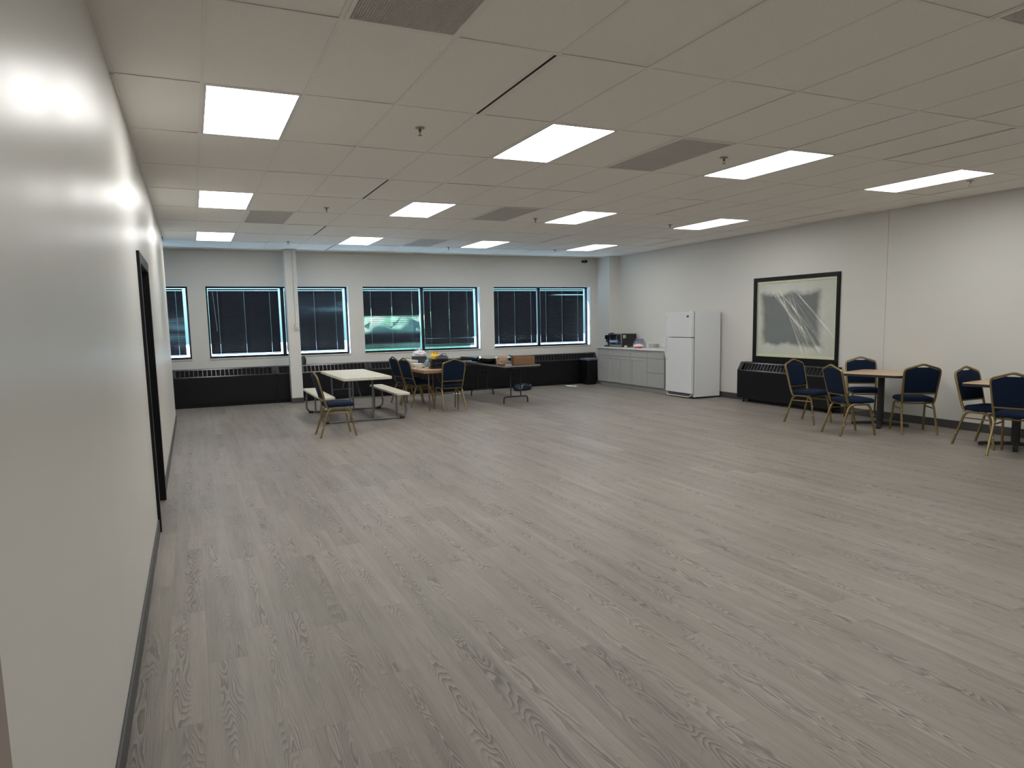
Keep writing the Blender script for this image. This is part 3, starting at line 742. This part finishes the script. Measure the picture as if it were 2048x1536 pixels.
# ------------------------------------------------------------------ cafe tables
def cafe_table(x, y, deg, bdeg, label):
    t = thing('cafe_table', (x, y, 0), label, 'table', math.radians(deg), 'square cafe tables with black pedestals')
    bm = bmesh.new(); prism(bm, rrect(.45, .45, .09, 8), .727, .755); link('tabletop', bm, 'tan', t, smooth=True, bevel=.002)
    bm = bmesh.new(); o_ = rrect(.4535, .4535, .093, 8); i_ = rrect(.4495, .4495, .0895, 8); n = len(o_)
    for z0, z1 in ((.720, .751),):
        a = [bm.verts.new((*p, z0)) for p in o_]; b = [bm.verts.new((*p, z1)) for p in o_]; c_ = [bm.verts.new((*p, z1)) for p in i_]; e = [bm.verts.new((*p, z0)) for p in i_]
        for k in range(n):
            q = (k+1) % n; bm.faces.new((a[k], a[q], b[q], b[k])); bm.faces.new((b[k], b[q], c_[q], c_[k])); bm.faces.new((e[k], e[q], a[q], a[k])); bm.faces.new((c_[k], c_[q], e[q], e[k]))
    link('edge_band', bm, 'mblack', t)
    bm = bmesh.new(); lathe(bm, [(.045, .03), (.045, .70)], 24); link('pedestal', bm, 'mblack', t, smooth=True)
    bm = bmesh.new()
    for k in range(4):
        a = math.radians(bdeg-deg+90*k); mm = Matrix.Rotation(a, 4, 'Z'); vs = []
        poly = [(.0, .022), (.30, .010), (.33, .0), (.36, .0), (.365, .028), (.35, .040), (.05, .062), (0, .062)]
        v0 = len(bm.verts); prism(bm, poly, -.026, .026, 'xz'); bm.verts.ensure_lookup_table()
        bmesh.ops.transform(bm, matrix=mm, verts=bm.verts[v0:])
    link('cross_base', bm, 'mblack', t, bevel=.004)
    bm = bmesh.new(); bx(bm, -.30, .30, -.022, .022, .70, .7195); bx(bm, -.022, .022, -.30, .30, .70, .7195); link('top_spider', bm, 'mblack', t)
    return t
cafe_table(9.12, 6.77, 13, 34, 'square cafe table with light wood top on a black pedestal, left one of the two')
cafe_table(8.97, 4.87, 12, 30, 'square cafe table with light wood top cut off by the right edge of the photo')

# ------------------------------------------------------------------ picnic table
t = thing('picnic_table', (2.79, 12.0, 0), 'white resin picnic table with two attached benches on a grey tube frame', 'picnic table')
def plank_top(name, x0, x1, y0, y1, z0, z1):
    bm = bmesh.new(); hx_, hy_ = (x1-x0)/2, (y1-y0)/2
    prism(bm, [((x0+x1)/2+a, (y0+y1)/2+b) for a, b in rrect(hx_, hy_, .05, 4)], z0, z1); return link(name, bm, 'resin', t, smooth=True, bevel=.006)
plank_top('tabletop', -.39, .39, -1.13, .97, .70, .745)
plank_top('bench_seat', -.71, -.47, -.90, 1.02, .405, .44); plank_top('bench_seat', .50, .74, -.90, 1.02, .405, .44)
for y in (-.70, .88):
    bm = bmesh.new(); tube(bm, fillet([(-.655, y, .405), (-.69, y, .02), (.72, y, .02), (.685, y, .405)], .15, 7), .017, 10); link('floor_runner', bm, 'greytube', t, smooth=True)
    for x in (-.52, .55):
        bm = bmesh.new(); tube(bm, [(x, y, .03), (x, y, .405)], .014, 8); link('bench_post', bm, 'greytube', t, smooth=True)
    for x in (-.21, .16):
        bm = bmesh.new(); tube(bm, [(x, y, .03), (x, y, .70)], .017, 10); link('leg', bm, 'greytube', t, smooth=True)
    bm = bmesh.new(); tube(bm, [(-.21, y, .685), (.16, y, .685)], .014, 8); link('cross_bar', bm, 'greytube', t)
    s = 1 if y < 0 else -1
    bm = bmesh.new(); tube(bm, [(-.19, y, .67), (-.03, y+s*.48, .69)] if 0 else [(-.20, y+.0*s, .66), (-.12, y+s*.40, .46), (-.04, y+s*.75, .33)], .011, 8) if 0 else tube(bm, [(-.03, y+s*.02, .40), (-.03, y+s*.42, .695)], .011, 8)
    tube(bm, [(-.205, y, .40), (.155, y, .40)], .011, 8); link('brace', bm, 'greytube', t, smooth=True)
    for x in (-.60, .63):
        bm = bmesh.new(); bx(bm, x-.04, x+.04, y-.021, y+.021, .0, .04); link('foot_pad', bm, 'blackfoot', t, bevel=.006)

# ------------------------------------------------------------------ wood-topped folding table and what lies on it
ZT = .745
t = thing('folding_table', (4.38, 12.68, 0), 'light wood-topped folding table crowded with a printer and bags', 'folding table')
bm = bmesh.new(); prism(bm, rrect(.40, .87, .05, 4), ZT-.022, ZT); link('tabletop', bm, 'tan', t, bevel=.003)
bm = bmesh.new()
for a in ((-.385, .385, -.855, -.825), (-.385, .385, .825, .855), (-.385, -.355, -.825, .825), (.355, .385, -.825, .825)): bx(bm, *a, ZT-.062, ZT-.0225)
link('apron', bm, 'tanedge', t)
for y, s in ((-.74, 1), (.72, -1)):
    for x in (-.27, .27):
        bm = bmesh.new(); tube(bm, [(x, y, 0), (x, y, ZT-.062)], .014, 10); link('leg', bm, 'browntube', t, smooth=True)
    bm = bmesh.new(); tube(bm, [(-.27, y, .30), (.27, y, .30)], .010, 8); tube(bm, [(0, y, .30), (0, y+s*.42, ZT-.04)], .009, 8)
    link('brace', bm, 'browntube', t, smooth=True)
# printer
t = thing('printer', (4.45, 12.20, ZT), 'black desktop printer on the near end of the wood-topped table', 'printer', math.radians(-8))
bm = bmesh.new(); prism(bm, rrect(.235, .19, .05, 5), .012, .125); link('printer_body', bm, 'gblack', t, smooth=True, bevel=.008)
bm = bmesh.new(); prism(bm, [(-.19, .125), (.19, .125), (.17, .162), (-.05, .168), (-.19, .15)], -.215, .225, 'yz'); link('scanner_lid', bm, 'gblack', t, bevel=.008)
box('paper_tray', -.15, .15, -.235, -.10, .012, .028, 'mblack', t, bevel=.003); box('control_panel', -.16, .16, -.196, -.188, .085, .115, 'mblack', t)
box('output_slot', -.13, .13, -.1925, -.188, .04, .07, 'dark', t)
for x in (-.2, .2):
    for y in (-.15, .15): box('foot', x-.015, x+.015, y-.015, y+.015, 0, .012, 'mblack', t)
# loose things: (name, builder)
def slab(name, x, y, z, w_, d_, h_, m, label, cat, deg=0, group=None, bev=.003):
    bm = bmesh.new(); bx(bm, -w_/2, w_/2, -d_/2, d_/2, 0, h_)
    o = link(name, bm, m, loc=(x, y, z), rz=math.radians(deg), bevel=bev); return tag(o, label, cat, group)
def book(x, y, z, w_, d_, h_, m, label, deg, group):
    t = thing('book', (x, y, z), label, 'book', math.radians(deg), group)
    bm = bmesh.new(); bx(bm, -w_/2, w_/2, -d_/2, d_/2, 0, .003); bx(bm, -w_/2, w_/2, -d_/2, d_/2, h_-.003, h_); bx(bm, -w_/2, -w_/2+.003, -d_/2, d_/2, .003, h_-.003); link('cover', bm, m, t)
    box('pages', -w_/2+.003, w_/2-.004, -d_/2+.004, d_/2-.004, .003, h_-.003, 'paper', t)
gb = 'stack of cream books and boxes on the wood-topped table'
book(4.14, 12.72, ZT, .20, .28, .035, 'cream', 'cream book at the bottom of the pile on the wood-topped table', 8, gb)
book(4.15, 12.73, ZT+.036, .19, .26, .03, 'paper', 'white book second from the bottom of the pile on the wood-topped table', -5, gb)
book(4.12, 13.02, ZT, .20, .27, .05, 'cream', 'thick cream book lying behind the nearer pile on the wood-topped table', 3, gb)
book(4.13, 13.01, ZT+.051, .20, .25, .04, 'mblack', 'dark covered book in the middle of the farther pile on the wood-topped table', -10, gb)
book(4.12, 13.02, ZT+.092, .18, .24, .03, 'cream', 'cream book on top of the farther pile on the wood-topped table', 6, gb)
slab('paper_sheets', 4.13, 12.43, ZT, .18, .22, .006, 'paper', 'loose white papers left of the printer on the wood-topped table', 'papers', 6, bev=0)
slab('small_box', 4.03, 12.24, ZT, .07, .10, .055, 'beige', 'small white box at the left edge of the wood-topped table', 'box', 12)
slab('phone', 4.13, 12.45, ZT+.0065, .07, .14, .012, 'mblack', 'small black gadget lying on the loose papers near the books', 'phone', 35)
def bag(name, x, y, z, s, m, label, cat, seed, amp=.2, deg=0, tie=None):
    t = thing(name, (x, y, z), label, cat, math.radians(deg))
    bm = bmesh.new(); blob(bm, (0, 0, s[2]*.62), s, amp, 6, 4, seed, True, False); link('bag_body', bm, m, t, smooth=True)
    bm = bmesh.new(); n = 18; R0 = .22*s[0]
    ra = []; rb = []
    for k in range(n):
        a = 2*PI*k/n; w2 = 1+.35*math.sin(k*2.4+seed)
        ra.append(bm.verts.new((R0*math.cos(a)*.6, R0*math.sin(a)*.6, s[2]*1.5))); rb.append(bm.verts.new((R0*2.1*w2*math.cos(a), R0*2.1*w2*math.sin(a), s[2]*(1.95+.2*math.sin(k*1.7+seed)))))
    for k in range(n): bm.faces.new((ra[k], ra[(k+1) % n], rb[(k+1) % n], rb[k]))
    o = link('bag_neck', bm, tie or m, t, smooth='all'); sd = o.modifiers.new('t', 'SOLIDIFY'); sd.thickness = .002
    return t
bag('plastic_bag', 4.38, 13.36, ZT+.17, (.14, .12, .075), 'wbag', 'puffy white plastic bag on a dark box at the far end of the wood table', 'bag', 2)
slab('storage_box', 4.38, 13.36, ZT, .24, .20, .17, 'bluegrey', 'dark patterned box under the white plastic bag', 'box', 10)
bag('shopping_bag', 4.38, 12.74, ZT, (.085, .13, .085), 'teal', 'pale teal translucent plastic bag behind the printer', 'bag', 5)
bag('yellow_bag', 4.65, 13.16, ZT+.12, (.11, .11, .065), 'yellow', 'bright yellow plastic bag in the middle of the clutter on the wood table', 'bag', 9)
slab('white_carton', 4.65, 13.16, ZT, .22, .20, .12, 'paper', 'white carton under the yellow bag', 'box', -12)
t = thing('tote_bag', (4.64, 12.74, ZT), 'dark patterned tote bag lying behind the printer', 'tote bag', .3)
bm = bmesh.new(); blob(bm, (0, 0, .085), (.15, .12, .13), .14, 8, 4, 4); link('bag_body', bm, 'bluegrey', t, smooth=True)
bm = bmesh.new(); tube(bm, fillet([(-.07, -.05, .15), (-.05, -.05, .24), (.06, -.05, .24), (.08, -.05, .15)], .04), .006, 6); link('handle', bm, 'mblack', t, smooth=True)
t = thing('small_device', (4.12, 13.38, ZT), 'small dark device with wires left of the white plastic bag', 'device', .4)
box('device_base', -.09, .09, -.07, .07, 0, .07, 'mblack', t, bevel=.01); box('device_top', -.10, .09, -.07, .08, .0705, .12, 'paper', t, bevel=.01)
bm = bmesh.new(); tube(bm, fillet([(-.10, 0, .06), (-.14, -.05, .12), (-.06, -.09, .16), (.06, -.05, .13), (.08, -.02, .12)], .04), .004, 6); link('wire', bm, 'mblack', t, smooth=True)

# ------------------------------------------------------------------ dark folding table and what lies on it
t = thing('folding_table', (5.92, 13.02, 0), 'dark walnut folding table with black wishbone legs, right of the wood-topped one', 'folding table')
bm = bmesh.new(); prism(bm, rrect(.385, 1.16, .04, 4), ZT-.022, ZT); link('tabletop', bm, 'walnut', t)
bm = bmesh.new(); o_ = rrect(.389, 1.164, .042, 4); i_ = rrect(.3845, 1.1595, .0395, 4); n = len(o_)
a = [bm.verts.new((*p, ZT-.028)) for p in o_]; b = [bm.verts.new((*p, ZT+.002)) for p in o_]; c_ = [bm.verts.new((*p, ZT+.002)) for p in i_]; e = [bm.verts.new((*p, ZT-.028)) for p in i_]
for k in range(n):
    q = (k+1) % n; bm.faces.new((a[k], a[q], b[q], b[k])); bm.faces.new((b[k], b[q], c_[q], c_[k])); bm.faces.new((e[k], e[q], a[q], a[k])); bm.faces.new((c_[k], c_[q], e[q], e[k]))
link('edge_band', bm, 'greyedge', t)
bm = bmesh.new()
for q in ((-.35, .35, -1.10, -1.075), (-.35, .35, 1.075, 1.10), (-.35, -.33, -1.075, 1.075), (.33, .35, -1.075, 1.075)): bx(bm, *q, ZT-.065, ZT-.0225)
link('apron', bm, 'mblack', t)
for y, s in ((-.80, 1), (.92, -1)):
    bm = bmesh.new(); tube(bm, fillet([(-.235, y, 0), (-.235, y, .125), (.27, y, .125), (.27, y, 0)], .08, 6), .0135, 10); link('foot_bar', bm, 'browntube' if 0 else 'mblack', t, smooth=True)
    for x in (-.085, .125):
        bm = bmesh.new(); tube(bm, [(x, y, .125), (x, y, ZT-.03)], .0125, 10); link('leg', bm, 'mblack', t, smooth=True)
    bm = bmesh.new(); tube(bm, [(.02, y, .48), (.02, y+s*.30, ZT-.03)], .008, 8); tube(bm, [(-.085, y, .48), (.125, y, .48)], .008, 8); link('brace', bm, 'mblack', t, smooth=True)
# television lying face up
t = thing('television', (5.80, 13.20, ZT+.003), 'flat television lying face up on the dark folding table', 'television', math.radians(4))
bm = bmesh.new(); prism(bm, rrect(.355, .64, .02, 3), .055, .105); link('television_body', bm, 'gblack', t, bevel=.006)
box('screen', -.32, .32, -.605, .605, .105, .107, 'screen', t)
bm = bmesh.new(); prism(bm, [(-.20, .012), (.16, .012), (.24, .055), (-.26, .055)], -.38, .38, 'xz'); link('back_housing', bm, 'mblack', t, bevel=.006)
bm = bmesh.new(); prism(bm, rrect(.05, .16, .02, 3), 0, .0115); link('stand_foot', bm, 'mblack', t)
box('side_button', -.359, -.355, -.30, -.24, .07, .09, 'chrome', t)
# carton with dividers and the crumpled bag
t = thing('cardboard_box', (6.04, 12.09, ZT+.003), 'open brown cardboard box on the near right corner of the dark table', 'box', math.radians(-14))
bm = bmesh.new(); hx_, hy_, hh_, th = .20, .15, .135, .004
bx(bm, -hx_, hx_, -hy_, hy_, 0, th); bx(bm, -hx_, hx_, -hy_, -hy_+th, th, hh_); bx(bm, -hx_, hx_, hy_-th, hy_, th, hh_+.03); bx(bm, -hx_, -hx_+th, -hy_+th, hy_-th, th, hh_); bx(bm, hx_-th, hx_, -hy_+th, hy_-th, th, hh_+.02)
link('carton', bm, 'carton', t)
bm = bmesh.new()
for k in range(4): bx(bm, -hx_+.02+k*.095, -hx_+.10+k*.095, -hy_+.02, hy_-.02, .085, .118+.004*(k % 2))
link('contents', bm, 'yellow' if 0 else 'cream', t)
bm = bmesh.new()
v = [bm.verts.new(p) for p in ((-hx_, -hy_, hh_), (-hx_, hy_, hh_), (-hx_-.06, hy_-.02, hh_+.05), (-hx_-.06, -hy_+.02, hh_+.05))]; bm.faces.new(v); bmesh.ops.solidify(bm, geom=bm.faces[:], thickness=.004)
link('flap', bm, 'carton', t)
t = thing('paper_bag', (5.66, 12.20, ZT+.003), 'crumpled tan paper bag left of the cardboard box', 'paper bag')
bm = bmesh.new(); blob(bm, (0, 0, .075), (.115, .115, .12), .20, 12, 4, 3, True, False); link('bag_body', bm, 'kraft', t, smooth=False)
slab('paper_card', 5.68, 11.96, ZT+.002, .05, .12, .014, 'paper', 'small white card near the left corner of the dark table', 'card', 60)
# bag on the floor under the dark table
t = thing('duffel_bag', (7.08, 14.35, 0), 'small navy sports bag with pale blue lettering on the floor under the dark table', 'bag', math.radians(12))
bm = bmesh.new(); blob(bm, (0, 0, .062), (.25, .13, .10), .13, 9, 4, 6); link('bag_body', bm, 'navybag', t, smooth=True)
bm = bmesh.new()
for k, z in enumerate((.05, .085, .115)): tube(bm, [(-.20+.03*k, -.128+.012*k, z), (-.11+.03*k, -.142+.014*k, z+.012)], .007, 6)
link('print', bm, 'lblue', t)
bm = bmesh.new(); tube(bm, fillet([(-.06, -.04, .11), (-.02, -.05, .165), (.10, -.04, .16), (.13, -.03, .10)], .04), .008, 6); link('strap', bm, 'mblack', t, smooth=True)
bm = bmesh.new(); bx(bm, .16, .20, -.08, -.045, .10, .125); link('buckle', bm, 'chrome', t)

# small black thing beside the column
t = thing('black_bag', (2.40, YB-.10, .7525), 'small black rounded object peeking out right of the white column above the radiator cover', 'bag')
bm = bmesh.new(); blob(bm, (0, 0, .075), (.065, .05, .11), .08, 5, 3, 1); link('bag_body', bm, 'mblack', t, smooth=True)

# ------------------------------------------------------------------ kitchen run on the right wall
CS = [(11.86, 12.47, 'drawers', 'grey base cabinet of three drawers next to the refrigerator'), (12.47, 13.12, 'door', 'grey base cabinet with one drawer above one shaker door'),
      (13.12, 14.07, 'doors', 'wide grey base cabinet with two shaker doors below one wide drawer'), (14.07, 14.55, 'drawers', 'grey base cabinet of three drawers nearest the back wall')]
ZC = .885
def cabinet_front(t, name, a, b, z0, z1, shaker):
    # local x = along wall towards the camera (a<b), local -y = out
    bm = bmesh.new(); y0, y1 = -.612, -.592
    if not shaker: bx(bm, a, b, y0, y1, z0, z1)
    else:
        r_ = .058; bx(bm, a, b, y0, y1, z0, z0+r_); bx(bm, a, b, y0, y1, z1-r_, z1); bx(bm, a, a+r_, y0, y1, z0+r_, z1-r_); bx(bm, b-r_, b, y0, y1, z0+r_, z1-r_)
        bx(bm, a+r_, b-r_, y0+.009, y1, z0+r_, z1-r_)
    link(name, bm, 'cabinet', t, bevel=.0015)
for s0, s1, kind, lab in CS:
    L = s1-s0
    t = thing('base_cabinet', W(s1, .001), lab, 'cabinet', RZ-PI/2, 'grey base cabinets')
    bm = bmesh.new(); bx(bm, .001, L-.001, -.59, 0, .10, ZC); link('carcass', bm, 'cabinet', t)
    box('toe_kick', .001, L-.001, -.53, -.51, 0, .0995, 'cabinet', t)
    g_ = .004
    cabinet_front(t, 'drawer', g_, L-g_, .725, ZC-.008, False)
    if kind == 'drawers':
        cabinet_front(t, 'drawer', g_, L-g_, .418, .717, False); cabinet_front(t, 'drawer', g_, L-g_, .108, .410, False)
    elif kind == 'door': cabinet_front(t, 'door', g_, L-g_, .108, .717, True)
    else:
        cabinet_front(t, 'door', g_, L/2-.002, .108, .717, True); cabinet_front(t, 'door', L/2+.002, L-g_, .108, .717, True)
t = thing('countertop', W(14.555, .001), 'white laminate countertop with a low backsplash over the grey cabinets', 'countertop', RZ-PI/2)
Lc = 14.555-11.80
box('worktop', 0, Lc, -.635, 0, ZC+.001, ZC+.036, 'counter', t, bevel=.003); box('backsplash', 0, Lc, -.020, 0, ZC+.0365, ZC+.13, 'counter', t, bevel=.002)
tag(wallbox('filler_panel', 11.80, 11.858, .002, .585, 0, ZC, 'cabinet'), 'narrow grey filler panel between the last cabinet and the refrigerator', 'panel')
ZK = ZC+.0365

# refrigerator
FA, FB = 10.80, 11.62
t = thing('refrigerator', W(FB, .05), 'white top-freezer refrigerator standing against the right wall', 'refrigerator', RZ-PI/2)
L = FB-FA; Zf = 1.675
box('cabinet_shell', 0, L, -.62, 0, .03, Zf, 'fridge', t, bevel=.006)
box('door_gasket', .008, L-.008, -.632, -.6205, .10, Zf-.006, 'gasket', t)
box('freezer_door', 0, L, -.70, -.6325, 1.193, Zf+.004, 'fridge', t, bevel=.012, seg=3); dr = box('refrigerator_door', 0, L, -.70, -.6325, .10, 1.180, 'fridge', t, bevel=.012, seg=3)
bm = bmesh.new(); tube(bm, fillet([(.045, -.70, 1.165), (.045, -.745, 1.15), (.045, -.75, .85), (.045, -.70, .74)], .06, 6), (.016, .010), square=True, ref=(1, 0, 0)); link('handle', bm, 'fridge', t, smooth=True)
bm = bmesh.new(); bx(bm, L-.15, L-.085, -.7025, -.6995, Zf-.10, Zf-.06); link('badge', bm, 'badge', t)
bm = bmesh.new(); bx(bm, .02, .035, -.7015, -.6995, Zf-.115, Zf-.095); link('key_emblem', bm, 'badge', t)
bm = bmesh.new(); bx(bm, .05, L-.06, -.655, -.62, .02, .085); link('kick_grille', bm, 'gasket', t)
bm = bmesh.new(); tube(bm, fillet([(.02, -.665, .085), (.03, -.675, .03), (L-.10, -.675, .03), (L-.02, -.665, .085)], .03, 4), .009, 8); link('kick_trim', bm, 'fridge', t, smooth=True)
box('hinge_cover', L-.09, L-.005, -.69, -.58, Zf+.0045, Zf+.028, 'fridge', t, bevel=.006)
for x in (.06, L-.06):
    for y in (-.56, -.06): bm = bmesh.new(); lathe(bm, [(.02, 0), (.02, .031)], 12, c=(x, y, 0)); link('foot', bm, 'gasket', t)

# microwave oven: front to the room
def onc(s, d, z=0): return W(s, d, ZK+z)
t = thing('microwave_oven', onc(14.17, .09), 'black countertop microwave oven with a silver-framed front and a sticker on its side', 'microwave', RZ-PI/2)
L = .50; Dm = .40
for x in (.05, L-.05):
    for y in (-.35, -.05): box('foot', x-.015, x+.015, y-.015, y+.015, 0, .012, 'mblack', t)
box('casing', 0, L, -Dm, 0, .0125, .30, 'mblack', t, bevel=.004)
bm = bmesh.new(); bx(bm, 0, L, -Dm-.02, -Dm-.0005, .0125, .052); bx(bm, 0, L, -Dm-.02, -Dm-.0005, .288, .30); bx(bm, 0, .012, -Dm-.02, -Dm-.0005, .052, .288); bx(bm, L-.012, L, -Dm-.02, -Dm-.0005, .052, .288)
link('front_frame', bm, 'chrome', t)
box('door', .012, .36, -Dm-.022, -Dm-.0005, .053, .287, 'gblack', t, bevel=.002); box('control_panel', .361, L-.0125, -Dm-.020, -Dm-.0005, .053, .287, 'mblack', t)
bm = bmesh.new(); tube(bm, fillet([(.345, -Dm-.02, .265), (.345, -Dm-.05, .25), (.345, -Dm-.05, .09), (.345, -Dm-.02, .075)], .02), .007, 8); link('handle', bm, 'chrome', t, smooth=True)
for z in (.11, .17, .23):
    bm = bmesh.new(); lathe(bm, [(.017, 0), (.015, -.018)], 14, c=(.425, -Dm-.02, z), axis='y'); link('knob', bm, 'chrome' if z < .15 else 'mblack', t, smooth=True)
bm = bmesh.new(); bx(bm, L+.0002, L+.0008, -.365, -.295, .205, .275); st = link('sticker', bm, 'sticker', t)
bm = bmesh.new(); bx(bm, L+.0009, L+.0012, -.35, -.31, .25, .262); bx(bm, L+.0009, L+.0012, -.35, -.31, .215, .24); link('sticker_print', bm, 'green', st)
# coffee maker
t = thing('coffee_maker', onc(14.40, .20), 'black single-cup coffee maker left of the microwave', 'coffee maker', RZ-PI/2)
box('base', 0, .19, -.32, -.02, 0, .03, 'mblack', t, bevel=.006); box('tower', .0, .19, -.235, -.02, .0305, .27, 'mblack', t, bevel=.012)
box('brew_head', 0, .19, -.31, -.2355, .17, .27, 'gblack', t, bevel=.012)
bm = bmesh.new(); rings = []
for k in range(6):
    a = k/5*PI/2; rings.append((.09*math.cos(a)+.003, .2705+.055*math.sin(a)))
lathe(bm, rings, 20, c=(.095, -.17, 0)); link('lid', bm, 'mblack', t, smooth=True)
box('side_trim', -.002, -.0005, -.27, -.06, .10, .22, 'chrome', t); box('drip_tray', .03, .16, -.315, -.24, .0305, .04, 'chrome', t)
# containers, cup and packet
def tub(s, d, z, w_, d_, h_, lid, label, deg=0):
    t = thing('storage_container', onc(s, d, z), label, 'container', RZ-PI/2+math.radians(deg), 'plastic food containers on the counter')
    bm = bmesh.new(); a_, b_ = rrect(w_/2*.88, d_/2*.88, .02, 3), rrect(w_/2, d_/2, .025, 3); n = len(a_)
    A_ = [bm.verts.new((*p, 0)) for p in a_]; B_ = [bm.verts.new((*p, h_)) for p in b_]
    for k in range(n): bm.faces.new((A_[k], A_[(k+1) % n], B_[(k+1) % n], B_[k]))
    bm.faces.new(A_[::-1]); bm.faces.new(B_); link('tub', bm, 'clear', t, smooth=True)
    bm = bmesh.new(); prism(bm, rrect(w_/2+.006, d_/2+.006, .028, 3), h_+.0005, h_+.016); link('lid', bm, lid, t, bevel=.003)
tub(13.18, .33, 0, .26, .20, .075, 'clear', 'clear plastic container at the bottom of the stack beside the microwave')
tub(13.18, .33, .092, .22, .17, .035, 'purple', 'shallow container with lilac lid in the middle of the stack beside the microwave', 6)
tub(13.20, .32, .1445, .18, .15, .035, 'purple', 'smallest lilac-lidded container on top of the stack beside the microwave', -12)
tub(12.87, .17, 0, .20, .16, .07, 'clear', 'clear plastic container standing alone behind the red and white packet')
t = thing('snack_packet', onc(12.98, .50), 'white crumpled packet with red print on the countertop', 'packet', .5)
bm = bmesh.new(); blob(bm, (0, 0, .035), (.085, .12, .052), .22, 9, 3, 12); link('wrapper', bm, 'paper', t, smooth=True)
bm = bmesh.new(); blob(bm, (-.045, -.03, .016), (.055, .10, .022), .2, 9, 3, 15); link('red_label', bm, 'red', t, smooth=True)
t = thing('cup', onc(13.42, .55), 'small white cup on the front of the countertop', 'cup')
bm = bmesh.new(); lathe(bm, [(.022, 0), (.032, .045), (.030, .045), (.020, .004)], 18); link('cup_body', bm, 'paper', t, smooth=True)
bm = bmesh.new(); tube(bm, fillet([(.030, 0, .036), (.05, 0, .034), (.048, 0, .012), (.027, 0, .012)], .01), .004, 6); link('handle', bm, 'paper', t, smooth=True)
t = thing('power_cord', onc(13.45, .40), 'coiled black power cord in front of the containers', 'cord')
bm = bmesh.new(); pts = [(math.cos(k*.5)*(.05+.002*k), math.sin(k*.5)*(.05+.001*k), .006+.0022*k) for k in range(34)]; tube(bm, pts, .0045, 6); link('cable', bm, 'mblack', t, smooth=True)

# trash bin at the end of the cabinets
t = thing('trash_bin', (9.07, 14.735, 0), 'tall black trash bin with a grey liner between the cabinets and the radiator', 'trash bin', .0)
bm = bmesh.new(); a_, b_ = rrect(.115, .14, .02, 3), rrect(.15, .17, .03, 3); n = len(a_)
zz = [(a_, .0), (rrect(.12, .145, .02, 3), .03), (b_, .62)]
rings = [[bm.verts.new((*p, z)) for p in o_] for o_, z in zz]
inner = [[bm.verts.new((p[0]*.95, p[1]*.95, z)) for p in o_] for o_, z in ((b_, .62), (a_, .04))]
allr = rings+inner
for A_, B_ in zip(allr, allr[1:]):
    for k in range(n): bm.faces.new((A_[k], A_[(k+1) % n], B_[(k+1) % n], B_[k]))
bm.faces.new(allr[0][::-1]); bm.faces.new(allr[-1]); link('bin_body', bm, 'black', t, smooth=True)
bm = bmesh.new(); tube(bm, [(*p, .615) for p in rrect(.155, .174, .035, 3)], .007, 6, closed=True); link('rim', bm, 'mblack', t, smooth=True)
bm = bmesh.new(); n = 40; ra, rb, rc = [], [], []
for k in range(n):
    a = 2*PI*k/n; ex = 1/max(abs(math.cos(a))/.146, abs(math.sin(a))/.166); wv = .004*math.sin(k*.9)+.003*math.sin(k*2.3)
    ra.append(bm.verts.new((ex*.93*math.cos(a), ex*.93*math.sin(a), .50))); rb.append(bm.verts.new(((ex*.97)*math.cos(a), (ex*.97)*math.sin(a), 0.636+wv))); rc.append(bm.verts.new(((ex*1.14+wv*.5)*math.cos(a), (ex*1.08+wv*.5)*math.sin(a), .595+wv)))
for A_, B_ in ((ra, rb), (rb, rc)):
    for k in range(n): bm.faces.new((A_[k], A_[(k+1) % n], B_[(k+1) % n], B_[k]))
o = link('bin_liner', bm, 'greybag', t, smooth='all'); sd = o.modifiers.new('t', 'SOLIDIFY'); sd.thickness = .001
